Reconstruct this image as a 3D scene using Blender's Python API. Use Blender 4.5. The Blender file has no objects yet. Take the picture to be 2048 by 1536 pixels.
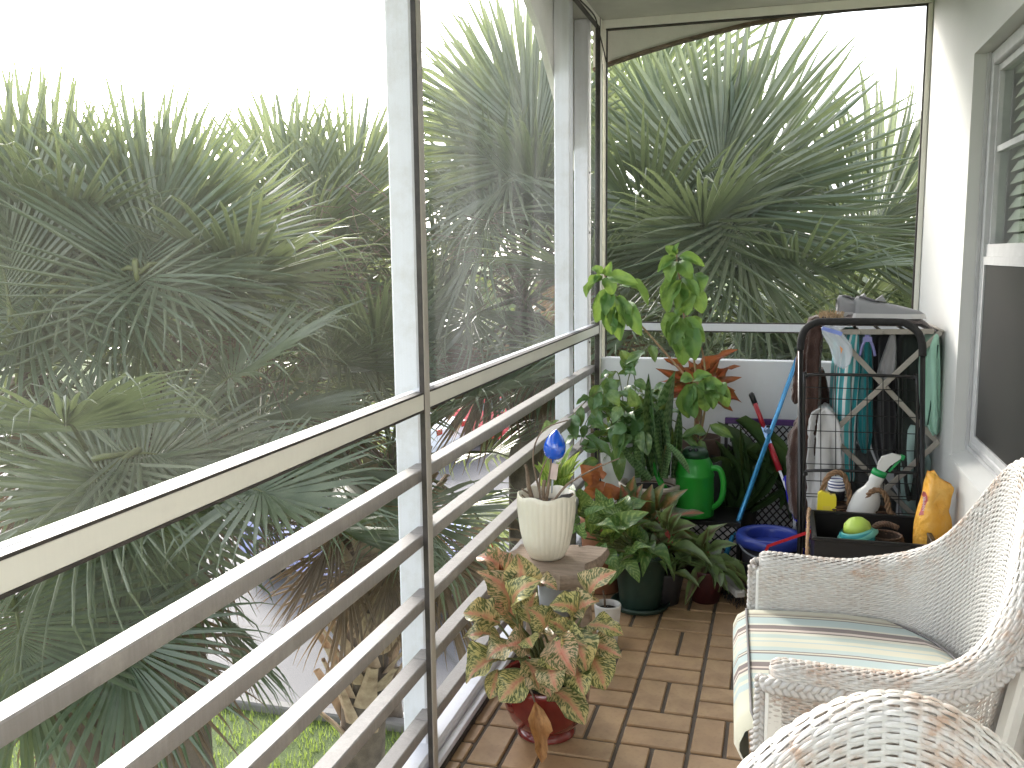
import bpy, math, random
import numpy as np
from mathutils import Vector, Matrix
V = Vector
rnd = random.Random(7)
sc = bpy.context.scene
R = math.radians
# ---------------------------------------------------------------- camera
YAW, PITCH, ROLL, FPX, CAMH = R(16.2704), R(-7.9171), R(-0.5905), 1835.34, 1.5
_f = V((-math.sin(YAW)*math.cos(PITCH), math.cos(YAW)*math.cos(PITCH), math.sin(PITCH)))
_r0 = V((math.cos(YAW), math.sin(YAW), 0)); _u0 = _r0.cross(_f)
_r = _r0*math.cos(ROLL) + _u0*math.sin(ROLL); _u = -_r0*math.sin(ROLL) + _u0*math.cos(ROLL)
CAM = V((0, 0, CAMH))
cd = bpy.data.cameras.new('camera'); cam = bpy.data.objects.new('camera', cd)
sc.collection.objects.link(cam)
cam.matrix_world = Matrix(((_r.x, _u.x, -_f.x, 0), (_r.y, _u.y, -_f.y, 0), (_r.z, _u.z, -_f.z, CAMH), (0, 0, 0, 1)))
cd.sensor_width = 36; cd.lens = 36*FPX/2048; cd.clip_start = 0.02; cd.clip_end = 2000
sc.camera = cam
# ---------------------------------------------------------------- sky and sun
SUN_AZ, SUN_EL = R(-42), R(24)             # azimuth from +Y, negative = towards -X
w = bpy.data.worlds.new('World'); sc.world = w; w.use_nodes = True
nt = w.node_tree; nt.nodes.clear()
sky = nt.nodes.new('ShaderNodeTexSky'); sky.sky_type = 'NISHITA'; sky.sun_disc = False
sky.sun_elevation = SUN_EL; sky.sun_rotation = SUN_AZ; sky.air_density = 1.0; sky.dust_density = 2.0; sky.ozone_density = 1.0
bg = nt.nodes.new('ShaderNodeBackground'); bg.inputs[1].default_value = 0.15
out = nt.nodes.new('ShaderNodeOutputWorld')
hs = nt.nodes.new('ShaderNodeHueSaturation'); hs.inputs['Saturation'].default_value = 0.28      # thin bright overcast
nt.links.new(sky.outputs[0], hs.inputs['Color']); nt.links.new(hs.outputs[0], bg.inputs[0]); nt.links.new(bg.outputs[0], out.inputs[0])
sl = bpy.data.lights.new('sun', 'SUN'); sun = bpy.data.objects.new('sun', sl); sc.collection.objects.link(sun)
sl.energy = 1.0; sl.angle = R(10); sl.color = (1, 0.95, 0.86)
sdir = V((math.sin(SUN_AZ)*math.cos(SUN_EL), math.cos(SUN_AZ)*math.cos(SUN_EL), math.sin(SUN_EL)))
sun.rotation_euler = sdir.to_track_quat('Z', 'Y').to_euler()
sc.view_settings.view_transform = 'Standard'; sc.view_settings.look = 'None'
sc.view_settings.exposure = 2.5; sc.view_settings.gamma = 1.0; sc.view_settings.use_curve_mapping = False
sc.render.engine = 'CYCLES'
sc.cycles.use_denoising = True
sc.cycles.max_bounces = 10; sc.cycles.diffuse_bounces = 5; sc.cycles.glossy_bounces = 4
sc.cycles.transmission_bounces = 6; sc.cycles.transparent_max_bounces = 16
# ---------------------------------------------------------------- pixels to places
def ray(px, py):
    return (_r*((px-1024)/FPX) + _u*((768-py)/FPX) + _f)
def PY(px, py, y):
    r = ray(px, py); return CAM + r*(y/r.y)
def PX(px, py, x):
    r = ray(px, py); return CAM + r*(x/r.x)
def PZ(px, py, z):
    r = ray(px, py); return CAM + r*((z-CAMH)/r.z)
def PD(px, py, d):
    return CAM + ray(px, py).normalized()*d
# ---------------------------------------------------------------- helpers
COL = sc.collection
def tag(o, label=None, cat=None, group=None, kind=None):
    if label: o['label'] = label
    if cat: o['category'] = cat
    if group: o['group'] = group
    if kind: o['kind'] = kind
    return o
def empty(name, loc=(0, 0, 0), rz=0, label=None, cat=None, group=None):
    o = bpy.data.objects.new(name, None); COL.objects.link(o); o.location = loc; o.rotation_euler = (0, 0, rz)
    o.empty_display_size = 0.05
    return tag(o, label, cat, group)
class MB:
    """collects polygons, builds ONE mesh object"""
    def __init__(s): s.v = []; s.f = []; s.uv = []; s.m = []; s.hasuv = False
    def face(s, idx, uv=None, m=0):
        s.f.append(tuple(idx)); s.m.append(m); s.uv.append(uv)
        if uv: s.hasuv = True
    def box(s, a, b, m=0, M=None, bev=0.0):
        x0, y0, z0 = a; x1, y1, z1 = b
        x0, x1 = sorted((x0, x1)); y0, y1 = sorted((y0, y1)); z0, z1 = sorted((z0, z1))
        if bev <= 0:
            p = [(x0,y0,z0),(x1,y0,z0),(x1,y1,z0),(x0,y1,z0),(x0,y0,z1),(x1,y0,z1),(x1,y1,z1),(x0,y1,z1)]
            k = len(s.v); s.v += [tuple(M @ V(q)) if M else q for q in p]
            for q in ((0,3,2,1),(4,5,6,7),(0,1,5,4),(1,2,6,5),(2,3,7,6),(3,0,4,7)): s.face([k+i for i in q], None, m)
            return
        e = bev; k = len(s.v); vs = {}
        def add(p):
            s.v.append(tuple(M @ V(p)) if M else p); return len(s.v)-1
        for i, x in enumerate((x0, x1)):
            for j, y in enumerate((y0, y1)):
                for l, z in enumerate((z0, z1)):
                    sx, sy, sz = (1, -1)[i], (1, -1)[j], (1, -1)[l]
                    vs[i,j,l,0] = add((x, y+sy*e, z+sz*e)); vs[i,j,l,1] = add((x+sx*e, y, z+sz*e)); vs[i,j,l,2] = add((x+sx*e, y+sy*e, z))
        def q(*ids, flip=False): s.face(ids[::-1] if flip else ids, None, m)
        for a_ in range(3):
            for side in (0, 1):
                o1, o2 = [t for t in range(3) if t != a_]
                def key(c1, c2):
                    t = [0, 0, 0]; t[a_] = side; t[o1] = c1; t[o2] = c2; return vs[t[0], t[1], t[2], a_]
                ids = (key(0,0), key(1,0), key(1,1), key(0,1))
                fl = (side == 0) ^ (a_ == 1)
                q(*ids, flip=fl)
        for a_ in range(3):
            o1, o2 = [t for t in range(3) if t != a_]
            for c1 in (0, 1):
                for c2 in (0, 1):
                    def kk(end, which):
                        t = [0, 0, 0]; t[a_] = end; t[o1] = c1; t[o2] = c2; return vs[t[0], t[1], t[2], which]
                    q(kk(0, o1), kk(1, o1), kk(1, o2), kk(0, o2))
        for i in (0, 1):
            for j in (0, 1):
                for l in (0, 1): q(vs[i,j,l,0], vs[i,j,l,1], vs[i,j,l,2])
    def tube(s, pts, rad, n=8, m=0, cap=True, M=None):
        pts = [V(p) for p in pts]; N = len(pts)
        rads = [rad]*N if not isinstance(rad, (list, tuple)) else rad
        t0 = (pts[1]-pts[0]).normalized()
        a = t0.orthogonal().normalized(); k = len(s.v)
        for i, p in enumerate(pts):
            t = (pts[min(i+1, N-1)]-pts[max(i-1, 0)]).normalized()
            a = (a - t*a.dot(t));
            a = a.normalized() if a.length > 1e-6 else t.orthogonal().normalized()
            b = t.cross(a)
            for j in range(n):
                th = 2*math.pi*j/n; q = p + (a*math.cos(th)+b*math.sin(th))*rads[i]
                s.v.append(tuple(M @ q) if M else tuple(q))
        for i in range(N-1):
            for j in range(n):
                j2 = (j+1) % n
                s.face((k+i*n+j, k+i*n+j2, k+(i+1)*n+j2, k+(i+1)*n+j),
                       [(j/n, i/(N-1)), ((j+1)/n, i/(N-1)), ((j+1)/n, (i+1)/(N-1)), (j/n, (i+1)/(N-1))], m)
        if cap:
            s.face([k+j for j in range(n)][::-1], None, m); s.face([k+(N-1)*n+j for j in range(n)], None, m)
    def bar(s, a, b, wx, wz, m=0, up=(0, 0, 1), bev=0.0):
        a = V(a); b = V(b); d = b-a; L = d.length; y = d.normalized(); z = V(up); z = z-y*z.dot(y)
        z = z.normalized() if z.length > 1e-5 else y.orthogonal().normalized(); x = y.cross(z)
        M = Matrix(((x.x, y.x, z.x, a.x), (x.y, y.y, z.y, a.y), (x.z, y.z, z.z, a.z), (0, 0, 0, 1)))
        s.box((-wx/2, 0, -wz/2), (wx/2, L, wz/2), m, M, bev)
    def lathe(s, prof, n=28, m=0, c=(0, 0, 0), rfun=None, close=False):
        k = len(s.v); N = len(prof)
        for (r, z) in prof:
            for j in range(n):
                th = 2*math.pi*j/n; rr = r*(rfun(th, z) if rfun else 1)
                s.v.append((c[0]+rr*math.cos(th), c[1]+rr*math.sin(th), c[2]+z))
        for i in range(N-1):
            for j in range(n):
                j2 = (j+1) % n
                s.face((k+i*n+j, k+i*n+j2, k+(i+1)*n+j2, k+(i+1)*n+j),
                       [(j/n, i/(N-1)), ((j+1)/n, i/(N-1)), ((j+1)/n, (i+1)/(N-1)), (j/n, (i+1)/(N-1))], m)
        s.face([k+j for j in range(n)][::-1], None, m)
        if close: s.face([k+(N-1)*n+j for j in range(n)], None, m)
    def grid(s, P, m=0, uv=True, flip=False):
        """P[i][j] points"""
        a, b = len(P), len(P[0]); k = len(s.v)
        for row in P: s.v += [tuple(p) for p in row]
        for i in range(a-1):
            for j in range(b-1):
                ids = (k+i*b+j, k+i*b+j+1, k+(i+1)*b+j+1, k+(i+1)*b+j)
                u = [(j/(b-1), i/(a-1)), ((j+1)/(b-1), i/(a-1)), ((j+1)/(b-1), (i+1)/(a-1)), (j/(b-1), (i+1)/(a-1))]
                if flip: ids = ids[::-1]; u = u[::-1]
                s.face(ids, u if uv else None, m)
    def prism(s, pts, d, m=0):
        """extrude polygon pts by vector d"""
        k = len(s.v); n = len(pts); d = V(d)
        s.v += [tuple(p) for p in pts] + [tuple(V(p)+d) for p in pts]
        s.face(range(k, k+n), None, m); s.face([k+n+i for i in range(n)][::-1], None, m)
        for i in range(n): j = (i+1) % n; s.face((k+j, k+i, k+n+i, k+n+j), None, m)
    def mesh(s, name, mats, smooth=True):
        me = bpy.data.meshes.new(name); me.from_pydata(s.v, [], s.f)
        for mt in (mats if isinstance(mats, (list, tuple)) else [mats]): me.materials.append(mt)
        if any(s.m): me.polygons.foreach_set('material_index', s.m)
        if s.hasuv:
            uvl = me.uv_layers.new(name='UVMap'); flat = []
            for f, u in zip(s.f, s.uv):
                if u: 
                    for q in u: flat += [q[0], q[1]]
                else: flat += [0.0, 0.0]*len(f)
            uvl.data.foreach_set('uv', flat)
        me.polygons.foreach_set('use_smooth', [smooth]*len(s.f))
        me.update()
        if smooth == 'auto': pass
        return me
    def obj(s, name, mats, parent=None, smooth=False, M=None, auto=None):
        me = s.mesh(name, mats, smooth or auto is not None)
        if auto is not None: me.set_sharp_from_angle(angle=R(auto))
        return link(name, me, parent, M)
def link(name, me, parent=None, M=None):
    o = bpy.data.objects.new(name, me); COL.objects.link(o)
    if parent: o.parent = parent
    if M is not None: o.matrix_local = M
    return o
def frame(loc, y, up=(0, 0, 1), roll=0, s=(1, 1, 1)):
    """matrix: local +Y along y, +Z as near to up as it can"""
    y = V(y).normalized(); z = V(up); z = z-y*z.dot(y)
    z = z.normalized() if z.length > 1e-4 else y.orthogonal().normalized()
    x = y.cross(z)
    if roll: x, z = x*math.cos(roll)+z*math.sin(roll), z*math.cos(roll)-x*math.sin(roll)
    x, y, z = x*s[0], y*s[1], z*s[2]; l = V(loc)
    return Matrix(((x.x, y.x, z.x, l.x), (x.y, y.y, z.y, l.y), (x.z, y.z, z.z, l.z), (0, 0, 0, 1)))
def smooth_path(pts, n=6):
    pts = [V(p) for p in pts]; out = []
    for i in range(len(pts)-1):
        p0 = pts[max(i-1, 0)]; p1 = pts[i]; p2 = pts[i+1]; p3 = pts[min(i+2, len(pts)-1)]
        for k in range(n):
            t = k/n
            out.append(0.5*((2*p1)+(p2-p0)*t+(2*p0-5*p1+4*p2-p3)*t*t+(3*p1-p0-3*p2+p3)*t**3))
    out.append(pts[-1]); return out
# ---------------------------------------------------------------- materials
class G:
    def __init__(s, name):
        s.mat = bpy.data.materials.new(name); s.mat.use_nodes = True; s.nt = s.mat.node_tree
        s.b = s.nt.nodes['Principled BSDF']; s.o = s.nt.nodes['Material Output']
    def n(s, t, **kw):
        nd = s.nt.nodes.new('ShaderNode'+t)
        for k, v in kw.items():
            if k.startswith('i_'):
                key = k[2:]; key = int(key) if key.isdigit() else key
                if hasattr(v, 'links'): s.nt.links.new(v, nd.inputs[key])
                else: nd.inputs[key].default_value = v
            else: setattr(nd, k, v)
        return nd
    def L(s, a, b): s.nt.links.new(a, b)
    def math(s, op, a, b=None, c=None):
        nd = s.nt.nodes.new('ShaderNodeMath'); nd.operation = op
        for i, x in enumerate((a, b, c)):
            if x is None: continue
            if hasattr(x, 'links'): s.nt.links.new(x, nd.inputs[i])
            else: nd.inputs[i].default_value = x
        return nd.outputs[0]
    def mix(s, fac, a, b):
        nd = s.nt.nodes.new('ShaderNodeMix'); nd.data_type = 'RGBA'
        for k, x in ((0, fac), (6, a), (7, b)):
            if hasattr(x, 'links'): s.nt.links.new(x, nd.inputs[k])
            else: nd.inputs[k].default_value = x if k == 0 else (*x, 1)
        return nd.outputs[2]
    def ramp(s, fac, stops, interp='LINEAR'):
        nd = s.nt.nodes.new('ShaderNodeValToRGB'); cr = nd.color_ramp; cr.interpolation = interp
        while len(cr.elements) > 1: cr.elements.remove(cr.elements[0])
        for i, (p, c) in enumerate(stops):
            e = cr.elements[0] if i == 0 else cr.elements.new(p)
            e.position = p; e.color = (*c, 1) if not isinstance(c, float) else (c, c, c, 1)
        s.L(fac, nd.inputs[0]); return nd.outputs[0]
    def noise(s, scale=5, detail=4, vec=None, rough=0.55, dim='3D'):
        nd = s.n('TexNoise', i_Scale=scale, i_Detail=detail, i_Roughness=rough)
        if vec is not None: s.L(vec, nd.inputs['Vector'])
        return nd.outputs[0]
    def obj_co(s): return s.n('TexCoord').outputs['Object']
    def uv(s): return s.n('TexCoord').outputs['UV']
    def rand(s): return s.n('ObjectInfo').outputs['Random']
    def bump(s, h, strength=0.3, dist=0.01):
        nd = s.n('Bump', i_Strength=strength, i_Distance=dist, i_Height=h); s.L(nd.outputs[0], s.b.inputs['Normal']); return nd
    def col(s, c):
        if hasattr(c, 'links'): s.L(c, s.b.inputs['Base Color'])
        else: s.b.inputs['Base Color'].default_value = (*c, 1)
    def set(s, **kw):
        for k, v in kw.items():
            key = {'rough': 'Roughness', 'metal': 'Metallic', 'spec': 'Specular IOR Level', 'coat': 'Coat Weight', 'trans': 'Transmission Weight', 'ior': 'IOR', 'alpha': 'Alpha', 'sheen': 'Sheen Weight', 'sss': 'Subsurface Weight'}[k]
            if hasattr(v, 'links'): s.L(v, s.b.inputs[key])
            else: s.b.inputs[key].default_value = v
    def translucent(s, fac, color):
        tr = s.n('BsdfTranslucent'); 
        if hasattr(color, 'links'): s.L(color, tr.inputs[0])
        else: tr.inputs[0].default_value = (*color, 1)
        mx = s.n('MixShader'); mx.inputs[0].default_value = fac
        s.L(s.b.outputs[0], mx.inputs[1]); s.L(tr.outputs[0], mx.inputs[2]); s.L(mx.outputs[0], s.o.inputs[0])
def simple(name, c, rough=0.5, var=0.15, scale=8, bump=0.0, bscale=60, metal=0, spec=0.5, c2=None, coat=0, sheen=0):
    g = G(name); co = g.obj_co()
    a = c; b = c2 or tuple(x*(1-var) for x in c)
    nz = g.noise(scale, 5, co)
    g.col(g.mix(g.ramp(nz, [(0.35, 0.0), (0.65, 1.0)]), a, b)); g.set(rough=rough, metal=metal, spec=spec, coat=coat, sheen=sheen)
    if bump: g.bump(g.noise(bscale, 4, co), bump, 0.005)
    return g.mat
# ================================================================ structure
XR, XW, YE, ZC, ZG = -0.92, 0.655, 4.88, 2.70, -3.8     # railing face, house wall, end plane, ceiling, street level
# --- materials of the building
def plaster():
    g = G('wall_paint'); co = g.obj_co(); n1 = g.noise(1.3, 4, co); n2 = g.noise(260, 2, co)
    g.col(g.mix(g.ramp(n1, [(0.3, 0.0), (0.75, 1.0)]), (0.56, 0.56, 0.54), (0.50, 0.50, 0.48))); g.set(rough=0.65)
    g.bump(g.math('ADD', g.math('MULTIPLY', n2, 0.5), g.noise(40, 5, co)), 0.16, 0.004); return g.mat
def white_paint(name, c=(0.70, 0.71, 0.755), dirt=0.5, sc_=6):
    g = G(name); co = g.obj_co(); n = g.noise(sc_, 8, co, 0.7)
    mp = g.n('Mapping'); g.L(co, mp.inputs[0]); mp.inputs['Scale'].default_value = (60, 60, 2.0)
    st = g.noise(2.2, 5, mp.outputs[0])
    f = g.math('MULTIPLY', g.ramp(n, [(0.50, 0.0), (0.74, 1.0)]), dirt)
    base = g.mix(g.math('MULTIPLY', g.ramp(st, [(0.4, 0.0), (0.75, 1.0)]), 0.25*dirt), c, (0.52, 0.50, 0.47))
    g.col(g.mix(f, base, (0.45, 0.42, 0.37))); g.set(rough=0.5); g.bump(n, 0.12, 0.004); return g.mat
M_WALL = plaster()
M_WHITE = white_paint('weathered_white_paint')
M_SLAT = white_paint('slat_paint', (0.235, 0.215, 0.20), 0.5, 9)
M_CREAM = white_paint('cream_aluminium', (0.76, 0.74, 0.66), 0.25, 4)
M_BRONZE = simple('dark_gasket', (0.055, 0.045, 0.038), 0.6, 0.5, 30)
M_ALU = simple('window_aluminium', (0.44, 0.44, 0.44), 0.4, 0.12, 20, spec=0.6)
M_CEIL = simple('ceiling_paint', (0.50, 0.485, 0.43), 0.75, 0.22, 2.5, 0.2, 120)
M_BEIGE = white_paint('beige_aluminium', (0.42, 0.385, 0.34), 0.4, 7)
M_PANEL = white_paint('parapet_paint', (0.66, 0.67, 0.69), 0.25, 2)
# --- balcony floor: slab with grout, every tile a piece of its own
g = G('grout'); co = g.obj_co(); g.col(g.mix(g.noise(14, 6, co), (0.085, 0.068, 0.055), (0.16, 0.135, 0.11))); g.set(rough=0.95); g.bump(g.noise(90, 5, co), 0.6, 0.004); M_GROUT = g.mat
mb = MB(); mb.box((-1.05, -1.2, -0.25), (0.84, 5.02, -0.008)); floor = mb.obj('balcony_floor', M_GROUT); tag(floor, kind='structure')
g = G('quarry_tile'); co = g.obj_co(); rv = g.rand(); n1 = g.noise(9, 5, co); n2 = g.noise(70, 4, co)
c1 = g.mix(rv, (0.39, 0.25, 0.135), (0.47, 0.315, 0.175)); c2 = g.mix(g.ramp(n1, [(0.4, 0.0), (0.7, 1.0)]), c1, (0.34, 0.215, 0.12))
c2 = g.mix(g.math('MULTIPLY', g.ramp(n2, [(0.55, 0.0), (0.75, 1.0)]), 0.35), c2, (0.20, 0.13, 0.08)); g.col(c2)
g.set(rough=g.ramp(n1, [(0.3, 0.30), (0.7, 0.5)])); g.bump(n2, 0.12, 0.003); M_TILE = g.mat
TX, TY, GR = 0.214, 0.2285, 0.013
tile_cache = {}
def tile(cx, cy, sx, sy):
    key = (round(sx, 4), round(sy, 4))
    if key not in tile_cache:
        b = MB(); b.box((-sx/2, -sy/2, -0.012), (sx/2, sy/2, 0.0), 0, None, 0.0035); tile_cache[key] = b.mesh('tile', M_TILE, False)
    o = link('tile', tile_cache[key], floor)
    o.location = (cx, cy, rnd.uniform(-0.0015, 0.0008)); o.rotation_euler = (rnd.uniform(-.003, .003), rnd.uniform(-.003, .003), rnd.uniform(-.006, .006))
for i in range(-3, 6):
    for j in range(-8, 10):
        x0, y0 = -0.443+TX*i, 2.655+TY*j; x1, y1 = x0+TX, y0+TY
        if (i+j) % 2 == 0: rs = [(x0, y0, x1, (y0+y1)/2), (x0, (y0+y1)/2, x1, y1)]
        else: rs = [(x0, y0, (x0+x1)/2, y1), ((x0+x1)/2, y0, x1, y1)]
        for a, b, c, d in rs:
            a = max(a, XR-GR/2+0.004); c = min(c, XW+GR/2-0.002); d = min(d, YE-0.05)
            if c-a > 0.03 and d-b > 0.03: tile((a+c)/2, (b+d)/2, c-a-GR, d-b-GR)
# --- ceiling
mb = MB(); mb.box((-1.12, -1.2, ZC), (0.84, 5.10, ZC+0.22)); tag(mb.obj('balcony_ceiling', M_CEIL), kind='structure')
# --- house wall with window
WY0, WY1, WZ0, WZ1 = 1.75, 3.805, 0.74, 2.212
wall = empty('house_wall', (XW, 2.0, 0), 0, 'white plastered house wall with a double hung window above the wicker chair', 'wall')
WM = Matrix.Translation((-XW, -2.0, 0))
mb = MB(); T = XW+0.19
for a, b in (((XW, -1.2, -0.1), (T, WY0, ZC)), ((XW, WY1, -0.1), (T, 5.02, ZC)), ((XW, WY0, -0.1), (T, WY1, WZ0-0.02)), ((XW, WY0, WZ1), (T, WY1, ZC))): mb.box(a, b)
mb.obj('plaster', M_WALL, wall, M=WM)
mb = MB(); mb.prism([(XW-0.012, WY0, WZ0-0.016), (XW+0.07, WY0, WZ0+0.012), (XW+0.13, WY0, WZ0+0.012), (XW+0.13, WY0, WZ0-0.03), (XW-0.012, WY0, WZ0-0.03)], (0, WY1-WY0, 0)); mb.obj('window_sill', M_WALL, wall, M=WM)
fx0, fx1 = XW+0.055, XW+0.125
mb = MB()
mb.box((fx0, WY1-0.045, WZ0+0.012), (fx1, WY1, WZ1), 0, None, .004); mb.box((fx0, WY0, WZ0+0.012), (fx1, WY0+0.045, WZ1), 0, None, .004)
mb.box((fx0, WY0+.045, WZ1-0.05), (fx1, WY1-.045, WZ1), 0, None, .004); mb.box((fx0, WY0+.045, WZ0+0.0125), (fx1, WY1-.045, WZ0+0.05), 0, None, .004)
mb.box((fx0-0.012, WY1-0.018, WZ0+0.014), (fx0-0.001, WY1-0.004, WZ1), 0); mb.box((fx0-0.008, WY0+.01, WZ0+0.014), (fx0-0.001, WY1-0.02, WZ0+0.03), 0)
fr = mb.obj('window_frame', M_ALU, wall, M=WM)
def wpart(name, boxes, m, par=None):
    b = MB()
    for q in boxes: b.box(*q)
    o = b.obj(name, m, par or wall)
    if not par: o.matrix_local = WM
    return o
y0, y1 = WY0+.045, WY1-.045
wpart('sash', [((fx0+.012, y0, 1.482), (fx1-.01, y1, 1.526)), ((fx0+.02, y1-.026, 1.526), (fx1-.01, y1, WZ1-.05)), ((fx0+.02, y0, 1.526), (fx1-.01, y0+.026, WZ1-.05)), ((fx0+.02, y0+.026, WZ1-.076), (fx1-.01, y1-.026, WZ1-.05))], M_ALU)
wpart('muntin', [((fx0+.024, y0+.026, 1.853), (fx0+.05, y1-.026, 1.874))], M_ALU)
wpart('screen_frame', [((fx0+.004, y1-.03, WZ0+.05), (fx0+.02, y1, 1.4815)), ((fx0+.004, y0+.001, WZ0+.05), (fx0+.02, y0+.03, 1.4815)), ((fx0+.004, y0+.03, 1.452), (fx0+.02, y1-.03, 1.4815)), ((fx0+.004, y0+.03, WZ0+.05), (fx0+.02, y1-.03, WZ0+.075))], M_ALU)
g = G('window_glass'); g.col((0.9, 0.95, 0.93)); g.set(rough=0.02)
tr = g.n('BsdfTransparent'); gl = g.n('BsdfGlossy', i_Roughness=0.015); gl.inputs[0].default_value = (1, 1, 1, 1)
fz = g.n('Fresnel', i_IOR=1.42); mx = g.n('MixShader'); tr.inputs[0].default_value = (0.80, 0.86, 0.80, 1)
g.L(fz.outputs[0], mx.inputs[0]); g.L(tr.outputs[0], mx.inputs[1]); g.L(gl.outputs[0], mx.inputs[2]); g.L(mx.outputs[0], g.o.inputs[0]); M_GLASS = g.mat
for xg, za, zb in ((fx0+.036, 1.52, WZ1-.07), (fx0+.056, WZ0+.06, 1.49)):
    mb = MB(); mb.v = [(xg, y0+.02, za), (xg, y0+.02, zb), (xg, y1-.02, zb), (xg, y1-.02, za)]; mb.face((0, 1, 2, 3)); mb.obj('pane', M_GLASS, wall, M=WM)
g = G('window_insect_screen'); tr = g.n('BsdfTransparent'); mx = g.n('MixShader'); mx.inputs[0].default_value = 0.66
g.col((0.030, 0.029, 0.027)); g.set(rough=0.4); g.L(tr.outputs[0], mx.inputs[1]); g.L(g.b.outputs[0], mx.inputs[2]); g.L(mx.outputs[0], g.o.inputs[0]); M_WSCREEN = g.mat
wpart('insect_screen', [((fx0+.010, y0+.028, WZ0+.07), (fx0+.011, y1-.028, 1.455))], M_WSCREEN)
M_BLIND = simple('blind_vinyl', (0.82, 0.82, 0.76), 0.5, 0.06, 6)
me = MB(); me.box((-0.022, -(y1-y0)/2+.012, -0.0012), (0.022, (y1-y0)/2-.012, 0.0012)); slatme = me.mesh('blind_slat', M_BLIND, False)
bl = wpart('window_blind', [((fx0+.072, y0, WZ1-.085), (fx0+.110, y1, WZ1-.051))], M_BLIND)
z = WZ1-.11
while z > WZ0+.05:
    o = link('blind_slat', slatme, bl); o.location = (fx0+.088, (y0+y1)/2, z); o.rotation_euler = (0, R(-58), 0); z -= 0.043
mb = MB()
for yy in (y1-.16, (y0+y1)/2, y0+.16): mb.box((fx0+.101, yy-.002, WZ0+.05), (fx0+.1025, yy+.002, WZ1-.08))
mb.obj('ladder_cord', M_BLIND, bl)
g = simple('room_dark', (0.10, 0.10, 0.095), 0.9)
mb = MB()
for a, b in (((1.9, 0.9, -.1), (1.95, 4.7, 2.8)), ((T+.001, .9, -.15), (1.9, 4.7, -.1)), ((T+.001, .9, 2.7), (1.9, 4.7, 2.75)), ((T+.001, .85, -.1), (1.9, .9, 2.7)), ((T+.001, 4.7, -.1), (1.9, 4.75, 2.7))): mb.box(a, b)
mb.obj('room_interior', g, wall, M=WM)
# --- parapet at the end of the balcony
pp = empty('end_parapet', (-.13, YE, 0), 0, 'low white parapet panel closing the end of the balcony behind the plants', 'parapet')
mb = MB(); mb.box((XR+.004, YE-.028, -0.02), (XW-.002, YE+.045, 0.955), 0, None, .004); mb.obj('panel', M_PANEL, pp, M=Matrix.Translation((.13, -YE, 0)))
# --- railing outside the screen: posts and five flat slats, top rail, kerb
rail = empty('balcony_railing', (-1.0, 2.0, 0), 0, 'white wooden railing of flat horizontal slats and square posts along the balcony', 'railing')
RM = Matrix.Translation((1.0, -2.0, 0))
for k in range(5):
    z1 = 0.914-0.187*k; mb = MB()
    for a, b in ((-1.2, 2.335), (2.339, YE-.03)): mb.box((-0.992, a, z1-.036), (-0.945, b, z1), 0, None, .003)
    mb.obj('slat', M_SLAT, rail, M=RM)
mb = MB(); mb.box((-0.974, -1.2, 1.084), (-0.947, YE-.03, 1.136), 0, None, .004); mb.obj('top_rail', M_WHITE, rail, M=RM)
mb = MB(); mb.box((-1.04, -1.2, -0.006), (-0.948, YE-.03, 0.055), 0, None, .008); mb.obj('kerb', M_WHITE, rail, M=RM)
PX0, PX1 = -1.052, -0.976
for yp in (2.40, 4.36, 4.80, -0.2):
    wy = .076
    mb = MB(); mb.box((PX0, yp, -0.25), (PX1, yp+wy, ZC-.003), 0, None, .005); po = mb.obj('post', M_WHITE, rail, M=RM)
M_BOLT = simple('bolt_steel', (0.16, 0.15, 0.15), 0.5, 0.3, 40, metal=0.7)
for yp, z in ((4.80, 1.04), (4.80, 1.62), (4.80, 1.93), (2.40, .66), (2.40, 2.05)):
    mb = MB(); mb.tube([(PX1-.001, yp+.03, z), (PX1+.005, yp+.03, z)], .006, 8); mb.obj('bolt', M_BOLT, rail, M=RM)
# --- arched timber valance outside
val = empty('arched_valance', (-1.0, YE+.06, 2.7), 0, 'curved cream timber valance under the eave at the balcony corner', 'valance')
VM = Matrix.Translation((1.0, -YE-.06, -2.7))
pts = [(-0.98, YE+.06, 2.699)]
cv = [(-.98, 2.475), (-.886, 2.503), (-.72, 2.545), (-.55, 2.583), (-.374, 2.615), (-.2, 2.645), (.05, 2.672), (.4, 2.685), (.66, 2.69)]
mb = MB(); mb.prism([(-0.98, YE+.06, 2.699)]+[(x, YE+.06, z) for x, z in cv]+[(.66, YE+.06, 2.699)], (0, .03, 0)); mb.obj('board', M_CREAM, val, M=VM)
mb = MB()
for (xa, za), (xb, zb) in zip(cv[:-1], cv[1:]): mb.bar((xa, YE+.072, za-.006), (xb, YE+.072, zb-.006), .045, .016)
M_RAW = simple('bare_edge_timber', (0.22, 0.16, 0.11), 0.85, 0.5, 18, 0.4, 60); mb.obj('edge_strip', M_RAW, val, M=VM)
cl = [(4.95, 1.95), (4.75, 2.08), (4.5, 2.25), (4.26, 2.414), (4.12, 2.51), (3.95, 2.578), (3.7, 2.645), (3.45, 2.698)]
mb = MB(); mb.prism([(-1.056, 4.95, 2.699)]+[(-1.056, y, z) for y, z in cl], (-.03, 0, 0)); mb.obj('board', M_CREAM, val, M=VM)
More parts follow.
